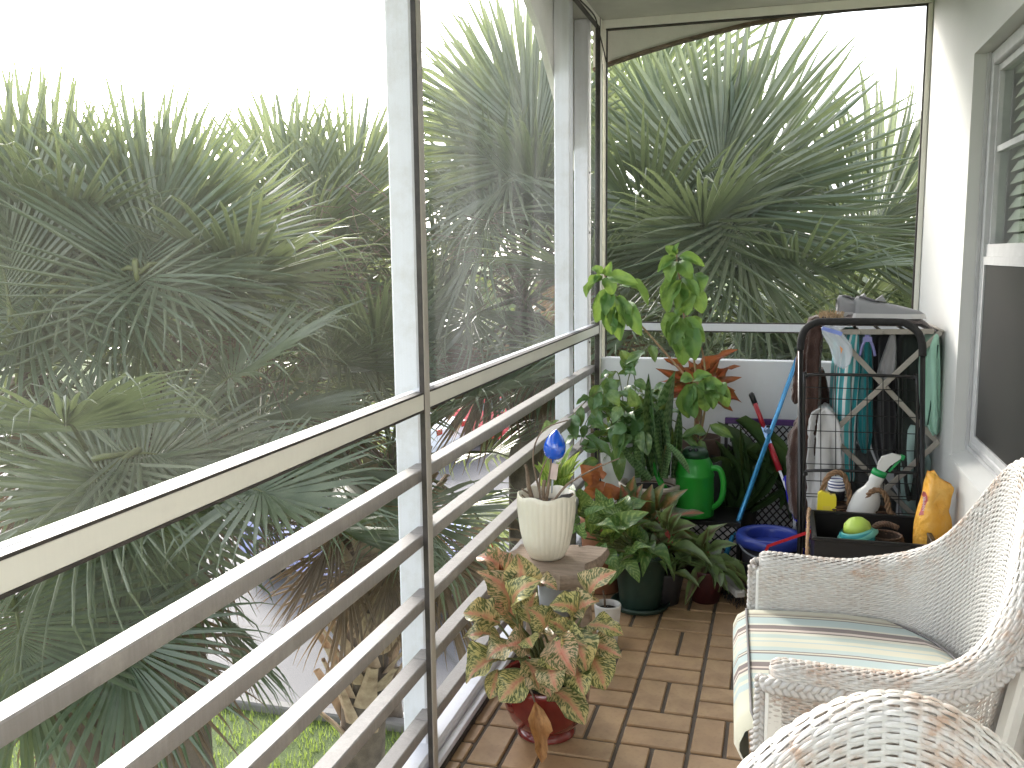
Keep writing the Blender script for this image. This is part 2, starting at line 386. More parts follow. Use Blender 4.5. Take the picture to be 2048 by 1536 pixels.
# --- screen enclosure: aluminium frame and insect screen
scr = empty('screen_enclosure', (XR, 2.0, 0), 0, 'cream aluminium screen frame with insect mesh enclosing the balcony', 'screen frame')
SM = Matrix.Translation((-XR, -2.0, 0))
def sbar(name, a, b, m=M_CREAM, bev=.0015):
    mb = MB(); mb.box(a, b, 0, None, bev); return mb.obj(name, m, scr, M=SM)
x0, x1 = XR-.025, XR
for a, b in ((-1.2, 2.297), (2.336, YE-.062)):
    sbar('chair_rail', (x0, a, 1.089), (x1, b, 1.132)); sbar('gasket', (x0+.003, a, 1.132), (x1+.001, b, 1.1375), M_BRONZE, 0); sbar('gasket', (x0+.003, a, 1.0835), (x1+.001, b, 1.089), M_BRONZE, 0)
    sbar('bottom_track', (x0, a, 0.0), (x1-.001, b, .030), M_WHITE); sbar('gasket', (x0+.003, a, -.004), (x1+.006, b, .012), M_BRONZE, 0)
    sbar('top_track', (x0, a, 2.655), (x1, b, 2.699)); sbar('gasket', (x0+.003, a, 2.650), (x1+.001, b, 2.655), M_BRONZE, 0)
sbar('mullion', (XR-.012, 2.300, 0.0), (x1+.004, 2.333, 2.699), M_BEIGE); sbar('gasket', (XR-.012, 2.2965, 0.), (x1+.001, 2.300, 2.699), M_BRONZE, 0); sbar('gasket', (XR-.012, 2.333, 0.), (x1+.001, 2.3365, 2.699), M_BRONZE, 0)
sbar('mullion', (x0, YE-.056, 0.0), (x1+.004, YE-.006, 2.699)); sbar('gasket', (x0+.002, YE-.062, 0.), (x1+.002, YE-.056, 2.699), M_BRONZE, 0)
# end frame
ye = YE+.004
sbar('mullion', (XR+.0045, ye, .957), (XR+.02, ye+.025, 2.655)); sbar('gasket', (XR+.02, ye+.004, .957), (XR+.026, ye+.023, 2.650), M_BRONZE, 0)
sbar('mullion', (XW-.024, ye-.01, .957), (XW-.002, ye+.02, 2.655)); sbar('gasket', (XW-.031, ye-.004, .957), (XW-.024, ye+.018, 2.65), M_BRONZE, 0)
sbar('top_track', (XR+.0045, ye-.012, 2.658), (XW-.002, ye+.028, 2.699)); sbar('gasket', (XR+.02, ye-.004, 2.650), (XW-.024, ye+.02, 2.6575), M_BRONZE, 0)
sbar('chair_rail', (XR+.027, ye, 1.103), (XW-.032, ye+.025, 1.142), M_WHITE); sbar('gasket', (XR+.027, ye+.002, 1.142), (XW-.032, ye+.02, 1.148), M_BRONZE, 0); sbar('gasket', (XR+.027, ye+.002, 1.0965), (XW-.032, ye+.02, 1.103), M_BRONZE, 0)
def screen_mat(name, op, c, trn, var):
    g = G(name); co = g.obj_co(); t = g.n('BsdfTransparent'); d = g.n('BsdfDiffuse'); d.inputs[0].default_value = (*c, 1)
    tl = g.n('BsdfTranslucent'); tl.inputs[0].default_value = (*c, 1)
    m1 = g.n('MixShader'); m1.inputs[0].default_value = trn; g.L(d.outputs[0], m1.inputs[1]); g.L(tl.outputs[0], m1.inputs[2])
    mp = g.n('Mapping'); g.L(co, mp.inputs[0]); mp.inputs['Scale'].default_value = (1, 3.0, .6)
    nz = g.ramp(g.noise(2.0, 5, mp.outputs[0]), [(0.35, 0.0), (0.75, 1.0)])
    fac = g.math('ADD', op, g.math('MULTIPLY', nz, var))
    m2 = g.n('MixShader'); g.L(fac, m2.inputs[0]); g.L(t.outputs[0], m2.inputs[1]); g.L(m1.outputs[0], m2.inputs[2]); g.L(m2.outputs[0], g.o.inputs[0]); return g.mat
M_SCRA = screen_mat('insect_screen_clean', 0.040, (0.58, 0.56, 0.50), 0.55, 0.03)
M_SCRB = screen_mat('insect_screen_dusty', 0.10, (0.45, 0.45, 0.45), 0.5, 0.12)
M_SCRC = screen_mat('insect_screen_new', 0.03, (0.35, 0.35, 0.34), 0.5, 0.02)
def smesh(pts, m):
    mb = MB(); mb.v = [tuple(p) for p in pts]; mb.face((0, 1, 2, 3)); mb.obj('screen_mesh', m, scr, M=SM)
xs = XR-.012
for a, b, ma, mbb in ((-1.2, 2.300, M_SCRA, M_SCRC), (2.333, YE-.059, M_SCRB, M_SCRA)):
    smesh([(xs, a, 1.130), (xs, b, 1.130), (xs, b, 2.66), (xs, a, 2.66)], ma)
    smesh([(xs, a, .02), (xs, b, .02), (xs, b, 1.092), (xs, a, 1.092)], mbb)
smesh([(XR+.02, ye+.012, 1.14), (XW-.025, ye+.012, 1.14), (XW-.025, ye+.012, 2.66), (XR+.02, ye+.012, 2.66)], M_SCRC)
smesh([(XR+.02, ye+.012, .958), (XW-.025, ye+.012, .958), (XW-.025, ye+.012, 1.105), (XR+.02, ye+.012, 1.105)], M_SCRC)
# loose black cable hanging in the corner
mb = MB(); mb.tube(smooth_path([PX(1160, 0, XR+.012), PX(1188, 30, XR+.012), PX(1197, 60, XR+.012), PX(1206, 95, XR+.01), PY(1213, 125, YE-.004)], 5), .0035, 6)
tag(mb.obj('cable', M_BRONZE, smooth=True), 'thin black cable drooping from the ceiling corner of the screen frame', 'cable')
# ================================================================ street level
g = G('lawn'); co = g.obj_co(); n1 = g.noise(.35, 5, co); n2 = g.noise(60, 5, co)
g.col(g.mix(g.ramp(n2, [(0.35, 0.0), (0.7, 1.0)]), g.mix(n1, (0.075, 0.125, 0.022), (0.11, 0.15, 0.03)), (0.03, 0.06, 0.012))); g.set(rough=0.9); g.bump(n2, 0.8, 0.05)
mb = MB(); mb.v = [(-400, -300, ZG), (400, -300, ZG), (400, 700, ZG), (-400, 700, ZG)]; mb.face((0, 1, 2, 3)); tag(mb.obj('ground', g.mat), kind='structure')
g = G('asphalt'); co = g.obj_co(); n1 = g.noise(.5, 5, co); n2 = g.noise(140, 3, co)
vo = g.n('TexVoronoi', feature='DISTANCE_TO_EDGE', i_Scale=.22); g.L(co, vo.inputs['Vector'])
crk = g.ramp(vo.outputs['Distance'], [(0.0, 1.0), (0.012, 0.0)])
cc = g.mix(g.ramp(n2, [(0.3, 0.0), (0.7, 1.0)]), g.mix(n1, (0.062, 0.062, 0.070), (0.095, 0.095, 0.105)), (0.042, 0.042, 0.05)); g.col(g.mix(crk, cc, (0.03, 0.03, 0.03))); g.set(rough=0.75); g.bump(n2, 0.4, 0.01)
mb = MB(); mb.v = [(-60, 9.1, ZG+.006), (60, 9.1, ZG+.006), (60, 26, ZG+.006), (-60, 26, ZG+.006)]; mb.face((0, 1, 2, 3)); tag(mb.obj('parking_road', g.mat), kind='structure')
M_CONC = simple('concrete', (0.17, 0.165, 0.16), 0.85, 0.25, 3, 0.3, 60)
mb = MB()
for y_ in (8.95, 26.0): mb.box((-60, y_, ZG-.05), (60, y_+.15, ZG+.10), 0, None, .02)
tag(mb.obj('road_kerb', M_CONC), kind='structure')
M_LINE = simple('road_paint', (0.75, 0.75, 0.73), 0.7, 0.25, 12)
r = random.Random(21); mb = MB()
for k in range(9000):
    x, y = r.uniform(-9.5, -2.5), r.uniform(6.2, 8.94); h = r.uniform(.05, .11); a = r.uniform(0, 6.28); dx, dy = math.cos(a)*.006, math.sin(a)*.006; bx, by = r.uniform(-.03, .03), r.uniform(-.03, .03); i = len(mb.v)
    mb.v += [(x-dx, y-dy, ZG), (x+dx, y+dy, ZG), (x+bx, y+by, ZG+h)]; mb.face((i, i+1, i+2))
gg = G('grass_blade'); gg.col(gg.mix(gg.noise(3, 3, gg.obj_co()), (.10, .17, .03), (.17, .22, .05))); gg.set(rough=.6); gg.translucent(.4, (.3, .4, .06)); tag(mb.obj('grass', gg.mat), 'short bright green grass of the lawn by the road', 'grass', kind='stuff')
p0 = PZ(760, 1424, ZG+.01); p1 = PZ(905, 1443, ZG+.01); d = (p1-p0).normalized(); nrm = V((-d.y, d.x, 0))*.06
mb = MB(); mb.v = [tuple(p0-d*.2-nrm), tuple(p1+d*.6-nrm), tuple(p1+d*.6+nrm), tuple(p0-d*.2+nrm)]; mb.face((0, 1, 2, 3)); tag(mb.obj('road_marking', M_LINE), kind='structure')
# --- cars in the car park
def car(name, label, loc, rz, body, L=4.5, Wd=1.78, H=1.46):
    t = empty(name, loc, rz, label, 'car')
    M_B = simple(name+'_paint', body, 0.25, 0.03, 2, coat=0.8)
    prof = [(-.5, .34), (-.498, .60), (-.47, .66), (-.27, .70), (-.13, .97), (.12, 1.0), (.30, .73), (.46, .62), (.495, .50), (.5, .33), (.47, .17), (-.48, .17)]
    P = []
    for yy, ins, hz in ((-.5, .0, .93), (-.47, .012, 1.0), (-.2, .02, 1.0), (.2, .02, 1.0), (.47, .012, 1.0), (.5, .0, .93)):
        row = []
        for (x, z) in prof:
            k = 1.0 if z < .66 else 1-.16*(z-.66)/.34
            row.append(((x)*L*(1 if abs(yy) < .49 else .985), yy*Wd*k, z*H*(hz if abs(yy) > .49 and z > .6 else 1)))
        row.append(row[0]); P.append(row)
    mb = MB(); mb.grid(P, uv=False); mb.face(range(len(prof)-1, -1, -1)); n = len(prof)+1; k = 5*n; mb.face([k+i for i in range(len(prof))])
    mb.obj('body', M_B, t, auto=35)
    M_G = M_CARGLASS
    def glass(nm, q):
        b = MB(); b.v = [tuple(V(x)) for x in q]; b.face((0, 1, 2, 3)); b.obj(nm, M_G, t)
    hw = Wd*.5
    def zt(x): return x
    glass('windscreen', [(.285*L, -hw*.80, .765*H), (.285*L, hw*.80, .765*H), (.13*L, hw*.72, .995*H), (.13*L, -hw*.72, .995*H)])
    glass('rear_window', [(-.255*L, -hw*.80, .745*H), (-.255*L, hw*.80, .745*H), (-.135*L, hw*.72, .975*H), (-.135*L, -hw*.72, .975*H)][::-1])
    for s_ in (-1, 1):
        for xa, xb, xc, xd in ((-.22, .01, .01, -.12), (.03, .25, .115, .03)):
            glass('side_window', [(xa*L, s_*hw*.965, .705*H), (xb*L, s_*hw*.965, .705*H), (xc*L, s_*hw*.862, .95*H), (xd*L, s_*hw*.862, .95*H)])
        for xw in (-.31, .31):
            w_ = empty('wheel', (xw*L, s_*(hw-.09), .33)); w_.parent = t
            b = MB(); b.tube([(0, -.1, 0), (0, .1, 0)], .33, 24); b.obj('tyre', M_TYRE, w_)
            b = MB(); b.tube([(0, s_*.085, 0), (0, s_*.105, 0)], .225, 20); b.obj('rim_disc', M_RIMD, w_)
            b = MB()
            for k_ in range(10): a_ = k_*math.pi/5; b.bar((0, s_*.108, 0), (.21*math.cos(a_), s_*.108, .21*math.sin(a_)), .03, .012, up=(0, 1, 0))
            b.obj('spokes', M_RIM, w_)
        b = MB(); b.box((.455*L, s_*hw*.55, .50*H), (.492*L, s_*hw*.93, .60*H), 0, None, .02); b.obj('headlight', M_LAMP, t)
        b = MB(); b.box((-.503*L, s_*hw*.6, .52*H), (-.47*L, s_*hw*.93, .63*H), 0, None, .02); b.obj('tail_light', M_RED, t)
    return t
M_CARGLASS = simple('car_glass', (0.03, 0.04, 0.045), 0.05, 0.0, 1, spec=0.9)
M_TYRE = simple('tyre_rubber', (0.02, 0.02, 0.02), 0.8); M_RIMD = simple('rim_dark', (0.05, 0.05, 0.055), 0.5); M_RIM = simple('rim_alloy', (0.55, 0.55, 0.57), 0.3, metal=0.9)
M_LAMP = simple('lamp_glass', (0.7, 0.72, 0.75), 0.1); M_RED = simple('tail_red', (0.35, 0.01, 0.01), 0.2)
wc = PZ(775, 1226, ZG)
CA = R(-160)
def carpos(wheel, rz, lx, ly):   # centre so that the wheel at local (lx, ly) stands at wheel
    c, s_ = math.cos(rz), math.sin(rz); return (wheel.x-(c*lx-s_*ly), wheel.y-(s_*lx+c*ly), ZG+.01)
car('parked_car', 'pale blue saloon car parked on the asphalt behind the palm trunk', carpos(wc, R(158), -.31*4.5, .8), R(158), (0.33, 0.36, 0.62))
car('parked_car', 'red car parked farther up the car park below the white ribbed pot', PZ(1040, 885, ZG+.01), R(176), (0.45, 0.02, 0.03))
car('parked_car', 'white car parked on the far side of the car park behind the palms', PZ(760, 905, ZG+.01), R(172), (0.70, 0.73, 0.78))
# ================================================================ palms
def leaf_green(name, a, b, trn, tcol, rough=0.28):
    g = G(name); co = g.obj_co(); rv = g.rand(); n = g.noise(7, 4, co); uv = g.uv()
    sx = g.n('SeparateXYZ'); g.L(uv, sx.inputs[0])
    c = g.mix(rv, a, b); c = g.mix(g.ramp(n, [(0.4, 0.0), (0.75, 1.0)]), c, tuple(x*.62 for x in b))
    c = g.mix(g.ramp(sx.outputs[1], [(0.90, 0.0), (1.0, 0.8)]), c, (0.16, 0.12, 0.05))
    g.col(c); g.set(rough=rough, spec=0.65); g.translucent(trn, tcol); return g.mat
M_FROND = leaf_green('palm_leaf', (0.19, 0.215, 0.14), (0.095, 0.148, 0.092), 0.34, (0.27, 0.32, 0.12))
M_DEAD = leaf_green('dead_palm_leaf', (0.26, 0.18, 0.11), (0.15, 0.105, 0.07), 0.25, (0.30, 0.19, 0.09), 0.8)
M_PET = simple('palm_petiole', (0.13, 0.15, 0.05), 0.5, 0.4, 12); M_DPET = simple('dead_petiole', (0.19, 0.14, 0.09), 0.85, 0.4, 14)
def frond_mesh(seed, elev, nseg=54, dead=False, Rb=1.0, thmax=2.25, droop=1.0, pet=1.1, wmax=.0225, Lk=1.02, flp=None):
    r = random.Random(seed); e = R(elev); gv = V((0, -math.sin(e), -math.cos(e)))
    mb = MB(); cl = 0.30*Rb
    for i in range(nseg):
        f = -1+2*(i+.5)/nseg; th = thmax*f + r.uniform(-.02, .02)
        dth = thmax*2/nseg
        L = Lk*Rb*(0.70+0.30*math.cos(th*.62))*r.uniform(.86, 1.10)
        yb = cl*(1-abs(f)**1.3); base = V((0, yb, -.16*Rb*(yb/cl)**2*.6))
        d = V((math.sin(th), math.cos(th), .30*abs(math.sin(th))**.8 + .05*r.uniform(-1, 1) - .28*(1-abs(f)))).normalized()
        fold = r.uniform(.75, 1.1); k = len(mb.v)
        flop = r.random() < (flp if flp is not None else .22 if elev > 50 else .55); fz = .52 if elev > 50 else .34
        T_ = [0, .16, .36, .55, .72, .86, 1.0]; p = base.copy(); dd = d.copy(); pt = 0
        bk = r.uniform(.6, .8)
        for q, t in enumerate(T_):
            p = p + dd*(L*(t-pt)); pt = t
            g_ = droop*(.02+.50*max(0, t-.42)**1.2*(2.6 if flop else 1.0))
            if flop and t > bk: g_ += .75*droop
            dd = (dd + gv*g_ + V((r.uniform(-1, 1), r.uniform(-1, 1), r.uniform(-1, 1)))*.025).normalized()
            wd = min(L*t*math.tan(dth*.52)+.004, wmax*Rb) if t < fz else wmax*Rb*max(0.06, (1-((t-fz)/(1-fz))**(1.1 if elev < 50 else 1.6)))
            sd = dd.cross(V((0, 0, 1)));
            sd = sd.normalized() if sd.length > .05 else V((1, 0, 0))
            up = sd.cross(dd).normalized()
            if q == 6: wd = .0012
            mb.v += [tuple(p-sd*wd-up*wd*fold*.8), tuple(p+up*wd*.15), tuple(p+sd*wd-up*wd*fold*.8)]
        for q in range(6):
            for c in (0, 1):
                u0, u1 = c/2, (c+1)/2; v0, v1 = T_[q], T_[q+1]
                mb.face((k+q*3+c, k+q*3+c+1, k+q*3+c+4, k+q*3+c+3), [(u0, v0), (u1, v0), (u1, v1), (u0, v1)], 0)
    pts = [V((0, -pet, 0)), V((0, -pet*.5, .05 if pet > .1 else 0)), V((0, 0, 0)), V((0, cl*.5, -.025*Rb)), V((0, cl, -.10*Rb))]
    mb.tube(smooth_path(pts, 3), [.022+.0*i if i < 1 else max(.006, .020-.0012*i) for i in range(13)], 6, 1)
    return mb.mesh('frond', [M_DEAD, M_DPET] if dead else [M_FROND, M_PET], False)
FM = {}
for nm, el, dr in (('up', 68, .35), ('mid', 25, .8), ('low', -20, 1.0), ('hang', -62, .8)):
    FM[nm] = [frond_mesh(hash_ + 11*el, el, nseg=54, Rb=1.0, droop=dr, thmax=(1.55, 2.0, 2.3)[hash_ % 3] if nm == 'up' else (2.0, 2.4)[hash_ % 2]) for hash_ in range(4)]
FM['fan'] = [frond_mesh(700+i, 72, nseg=36, droop=.16, thmax=(.95, 1.15, .8)[i], wmax=.0215, Lk=1.1, flp=.12, pet=.02) for i in range(3)]
FM['weep'] = [frond_mesh(800+i, 8, nseg=40, droop=1.25, thmax=2.2, wmax=.0150, Lk=1.35, flp=.8, pet=.02) for i in range(4)]
FM['hup'] = [frond_mesh(950+i, 68, droop=.35, thmax=(1.55, 2.0)[i], pet=.02) for i in range(2)]
FM['hlow'] = [frond_mesh(970+i, -20, droop=1.0, thmax=2.2, pet=.02) for i in range(2)]
FM['dead'] = [frond_mesh(900+i, -70, nseg=30, dead=True, droop=.9, thmax=1.3) for i in range(3)]
def place_frond(par, crown, az, el, R_, pet, roll=0.0, kind=None, rr=rnd):
    e = R(el); d = V((math.sin(az)*math.cos(e), math.cos(az)*math.cos(e), math.sin(e)))
    k = kind or ('up' if el > 48 else 'mid' if el > 2 else 'low' if el > -42 else 'hang')
    hub = crown + d*pet
    o = link('frond', rr.choice(FM[k]), par)
    M = frame(hub, d, (0, 0, 1), roll, (R_, R_, R_)); o.matrix_local = par.matrix_world.inverted() @ M if False else Matrix.Translation(-par.location) @ M
    return o
def hero(par, px, py, dist, tx, ty, R_, face=0.0, kind='hup', tdist=None):
    """a frond whose blade base shows at (px, py) and whose tip points to (tx, ty)"""
    a = PD(px, py, dist); b = PD(tx, ty, tdist or dist); d = (b-a).normalized()
    o = link('frond', rnd.choice(FM[kind]), par)
    tocam = (CAM-a).normalized(); up = (V((0, 0, 1))*.4+tocam*.9) if kind in ('hup', 'fan') else (V((0, 0, 1))+tocam*.6)
    o.matrix_local = Matrix.Translation(-par.location) @ frame(a, d, up, R(face), (R_, R_, R_))
    c = CROWN[par.name]; mid = a.lerp(c, .55)+V((0, 0, .10)); mb = MB(); p_ = smooth_path([c-par.location, mid-par.location, a-d*.12-par.location, a+d*.05-par.location], 3)
    mb.tube(p_, [.026-.0012*i for i in range(len(p_))], 6); mb.obj('petiole', M_PET, par, smooth=True); return o
CROWN = {}
M_BOOT = simple('palm_boot', (0.46, 0.35, 0.24), 0.85, 0.5, 9, 0.5, 40, c2=(0.26, 0.18, 0.115))
M_TRUNK = simple('palm_trunk', (0.16, 0.125, 0.095), 0.95, 0.5, 6, 0.8, 18)
bm_ = MB(); P_ = []
for t, wv, o_, th in ((0, .095, -.02, .02), (.3, .080, .05, .018), (.6, .060, .13, .014), (1., .042, .24, .008)):
    P_.append((t, wv, o_, th))
rows = [[(-w_, o_+.0, t*.42), (-w_*.4, o_+.025, t*.42), (w_*.4, o_+.025, t*.42), (w_, o_, t*.42), (w_*.4, o_-th, t*.42), (-w_*.4, o_-th, t*.42), (-w_, o_, t*.42)] for t, w_, o_, th in P_]
bm_.grid(rows, uv=False); BOOT = bm_.mesh('boot', M_BOOT, False)
def palm(label, crown, n, seed, Rr=(.85, 1.1), pr=(.8, 1.3), boots=0, dead=4, lean=(0, 0), elr=(-55, 85), nup=0, tr=.17):
    r = random.Random(seed); t = empty('palm_tree', (crown.x+lean[0], crown.y+lean[1], ZG), 0, label, 'palm tree', 'palms outside the balcony')
    CROWN[t.name] = crown.copy(); t0 = V((0, 0, 0)); c = crown-V(t.location)
    pts = smooth_path([t0-V((0, 0, .1)), V((c.x*.25, c.y*.25, c.z*.4)), V((c.x*.75, c.y*.75, c.z*.8)), c-V((0, 0, .12))], 5)
    mb = MB(); mb.tube(pts, [tr*(1.15-.3*i/len(pts)) for i in range(len(pts))], 12); mb.obj('trunk', M_TRUNK, t, smooth=True)
    for k in range(boots):
        f = 1-(k+.5)/boots*.80; i = min(len(pts)-2, int(f*(len(pts)-1))); q = pts[i].lerp(pts[i+1], f*(len(pts)-1)-i)
        a = k*2.39996; d = V((math.cos(a), math.sin(a), 0)); o = link('boot', BOOT, t); s_ = r.uniform(.8, 1.25)
        z = V((-d.x*0, 0, 1)); x = d.cross(V((0, 0, 1)))
        M = Matrix(((x.x*s_, d.x*s_, 0, q.x+d.x*tr*1.02), (x.y*s_, d.y*s_, 0, q.y+d.y*tr*1.02), (x.z*s_, d.z*s_, s_, q.z-.2), (0, 0, 0, 1)))
        o.matrix_local = M @ Matrix.Rotation(r.uniform(-.25, .25), 4, 'Y') @ Matrix.Rotation(r.uniform(-.2, .25), 4, 'X')
    for k in range(n):
        f = (k+.5)/n; el = elr[0]+(elr[1]-elr[0])*f**.8+r.uniform(-8, 8); az = k*2.39996+r.uniform(-.3, .3)
        place_frond(t, crown, az, min(el, 86), r.uniform(*Rr), r.uniform(*pr)*(.75 if el > 60 else 1), r.uniform(-.5, .5), None, r)
    for k in range(dead+8): place_frond(t, crown-V((0, 0, .1)), r.uniform(0, 6.28), r.uniform(-80, -25), r.uniform(.7, .95), r.uniform(.4, .9), r.uniform(-.6, .6), 'dead', r)
    return t
A = palm('tall fan palm standing at the outer end of the row, fronds pointing straight up', PD(60, 720, 7.6), 11, 1, pr=(.7, 1.1))
B = palm('fan palm with one upright fan and long drooping blades in front of the brown thicket', PD(330, 740, 7.4), 12, 2, dead=8, pr=(.7, 1.1))
C = palm('fan palm half hidden behind the screen post, full of dead brown fronds', PD(620, 680, 9.2), 15, 3, dead=12, lean=(.15, 1.2))
D = palm('fan palm with a thick trunk of cut tan boots rising beside the railing', PD(785, 930, 8.3), 13, 4, elr=(-30, 80), boots=110, dead=5, lean=tuple((PZ(722, 1550, ZG)-PD(785, 930, 8.3))[:2]), tr=.21)
E_ = palm('fan palm seen through the dusty screen beside the white ribbed pot', PD(1050, 600, 8.6), 14, 5, dead=6, pr=(.7, 1.1))
F = palm('largest fan palm, filling the end opening behind the leafy tall plant', PD(1370, 640, 7.4), 15, 6, Rr=(.85, 1.05), pr=(.6, .95), dead=5)
H = palm('low fan palm with dark bare stems growing close below the top rail', PD(215, 1010, 6.0), 13, 8, Rr=(.8, 1.0), dead=2, elr=(-55, 60))
I = palm('fan palm beside the house wall, its fan cut by the end frame', PD(1850, 760, 8.8), 15, 9, dead=4, pr=(.6, .95))
J = palm('short fan palm under the parapet behind the drying rack', PD(1600, 800, 8.4), 15, 10, dead=3, pr=(.6, .9), elr=(-40, 60))
K = palm('farther fan palm rising above the others between the two white posts', PD(1160, 430, 10.5), 12, 12, dead=4)
# fronds that stand out in the photograph
for par, a in ((A, (150, 520, 7.6, 150, 250, .9)), (B, (330, 530, 6.8, 560, 420, 1.0)),
               (C, (560, 480, 9, 560, 280, 1.1)), (C, (680, 480, 9, 720, 290, 1.05)), (E_, (1085, 330, 8.2, 960, 120, 1.2)), (E_, (1075, 340, 8.4, 880, 300, 1.0)),
               (K, (1290, 260, 8.5, 1320, 80, 1.2)), (I, (1700, 500, 7.6, 1840, 340, 1.25))):
    hero(par, *a)
for par, a in ((A, (110, 580, 6.6, 40, 230, 1.05)), (A, (130, 570, 6.7, 150, 250, .95)), (A, (20, 620, 6.5, -30, 280, 1.1)), (B, (285, 550, 6.3, 285, 250, .92)), (B, (292, 550, 6.4, 370, 270, .88)), (B, (300, 545, 6.3, 450, 330, .9)), (C, (600, 470, 8.6, 570, 270, 1.0)), (C, (690, 470, 8.6, 720, 270, 1.0)), (E_, (1085, 330, 8, 1020, 90, 1.1)), (E_, (1080, 330, 8, 910, 170, 1.05)), (F, (1425, 425, 6.9, 1480, 110, 1.15)), (F, (1430, 430, 7.0, 1640, 230, 1.1)), (F, (1430, 440, 6.9, 1700, 420, 1.05)), (F, (1400, 430, 7.1, 1330, 170, 1.0)), (I, (1700, 540, 7.6, 1860, 330, 1.05))):
    hero(par, *a, kind='fan')
for par, a in ((B, (285, 545, 6.2, 470, 560, .95)), (B, (280, 550, 6.2, 140, 640, .95)), (A, (110, 570, 6.5, 260, 560, .85)), (A, (100, 590, 6.4, -60, 700, 1.0)), (B, (275, 560, 6.1, 300, 760, .9)), (C, (560, 500, 8, 760, 560, 1.1)), (C, (600, 560, 7.6, 470, 640, 1.1)), (C, (640, 600, 7.6, 760, 700, 1.1)), (E_, (1050, 350, 7.8, 920, 380, 1.0)), (E_, (1000, 420, 7.6, 880, 520, 1.0)), (F, (1400, 430, 6.8, 1300, 600, 1.0)), (F, (1440, 430, 6.7, 1600, 560, 1.0)), (F, (1470, 450, 6.8, 1560, 640, 1.0)), (H, (240, 910, 5.2, 420, 880, .9)), (H, (235, 925, 5.2, 90, 1010, .9))):
    hero(par, *a, kind='weep')
for par, a in ((H, (235, 925, 5.4, 420, 880, 1.0)), (H, (235, 925, 5.4, 110, 1050, .9)), (H, (30, 1200, 5.2, 60, 1420, .95)), (H, (260, 960, 5.3, 330, 1200, .95))):
    hero(par, *a, kind='hlow')
# bare flower stalks with fine brown twigs
M_TWIG = simple('brown_twig', (.20, .13, .10), .85, .4, 20)
def twigs(par, px, py, dist, spread, n, seed):
    r = random.Random(seed); root = CROWN[par.name]; mb = MB(); a = PD(px, py, dist)
    mb.tube([root-par.location, root.lerp(a, .5)+V((0, 0, .25))-par.location, a-par.location], [.015, .011, .006], 5)
    for k in range(n):
        p = root.lerp(a, r.uniform(.55, 1))+V((r.gauss(0, 1), r.gauss(0, 1), r.gauss(0, .7)))*spread*.45; q = p+V((r.uniform(-1, 1), r.uniform(-1, 1), r.uniform(-.9, .3)))*spread*.6; s_ = q+V((r.uniform(-1, 1), r.uniform(-1, 1), r.uniform(-1, .1)))*spread*.4
        mb.tube([p-par.location, q-par.location, s_-par.location], [.0045, .003, .0015], 3, cap=False)
    tag(mb.obj('flower_stalk', M_TWIG, par), kind='stuff')
twigs(C, 600, 430, 7.4, .55, 170, 1); twigs(C, 690, 520, 7.4, .5, 130, 2); twigs(B, 420, 600, 6.6, .45, 110, 3); twigs(E_, 1000, 470, 7.6, .5, 140, 4); twigs(B, 500, 700, 6.8, .5, 110, 5)
# wood beyond the car park, too far off to tell the trees apart
r = random.Random(55); mb = MB()
for k in range(5200):
    x = r.uniform(-75, 45); y = 44+r.uniform(0, 12); h = 4.2+2.2*math.sin(x*.21)+1.4*math.sin(x*.53+1)+r.uniform(-1, 1)
    z = ZG+abs(r.gauss(0, 1))*.0+r.uniform(0, 1)**.7*max(2, h); s_ = r.uniform(.35, .8)
    a = V((r.uniform(-1, 1), r.uniform(-1, 1), r.uniform(-1, 1))).normalized()*s_; b = a.orthogonal().normalized()*s_*.7; c = V((x, y, z)); i = len(mb.v)
    mb.v += [tuple(c-a), tuple(c+b), tuple(c+a), tuple(c-b)]; mb.face((i, i+1, i+2, i+3))
g = leaf_green('far_foliage', (0.07, 0.10, 0.035), (0.05, 0.085, 0.03), .3, (.2, .25, .06))
tag(mb.obj('far_trees', g), 'band of dark green trees beyond the car park', 'trees', kind='stuff')
# ================================================================ potted plants
def wprof(shape, t):
    if shape == 'ovate': return max(.02, math.sin(math.pi*min(1, t**.72*.98+.02)))**.8
    if shape == 'agl': return max(.02, math.sin(math.pi*min(1, t**.92*.97+.02)))**.85
    if shape == 'lance': return max(.02, math.sin(math.pi*min(1, t**.85*.97+.03)))**1.0
    if shape == 'strap': return max(.03, min(1, .55+.9*t)*(1-t**5))
    if shape == 'sage': return max(.03, math.sin(math.pi*min(1, t**.9*.97+.02)))**.62
LEAF_CACHE = {}
def leaf_mesh(shape, arch, fold, wave, mats, key, petiole=0.12):
    k = (shape, arch, fold, wave, key)
    if k in LEAF_CACHE: return LEAF_CACHE[k]
    mb = MB(); P = []; nv = 8
    for i in range(nv+1):
        t = i/nv; w_ = wprof(shape, t)*.5; row = []
        if t < petiole: w_ = .035
        for j in range(5):
            u = (j-2)/2
            z = arch*4*t*(1-t) + fold*abs(u)*w_*2*.5 + wave*math.sin(t*11+u*2.0)*abs(u)*w_
            row.append((u*w_, t + .0*abs(u), z))
        P.append(row)
    mb.grid(P); LEAF_CACHE[k] = mb.mesh('leaf', mats, True); return LEAF_CACHE[k]
def leafAB(par, me, A, B, wd, up=(0, 0, 1), roll=0.0, name='leaf'):
    A = V(A); B = V(B); L = (B-A).length
    o = link(name, me, par); o.matrix_local = Matrix.Translation(-par.location) @ frame(A, B-A, up, roll, (wd, L, L)); return o
def stem(par, pts, r0, r1, m, name='stem', n=6):
    p = smooth_path(pts, 5); mb = MB(); mb.tube([q-par.location for q in p], [r0+(r1-r0)*i/(len(p)-1) for i in range(len(p))], n); return mb.obj(name, m, par, smooth=True)
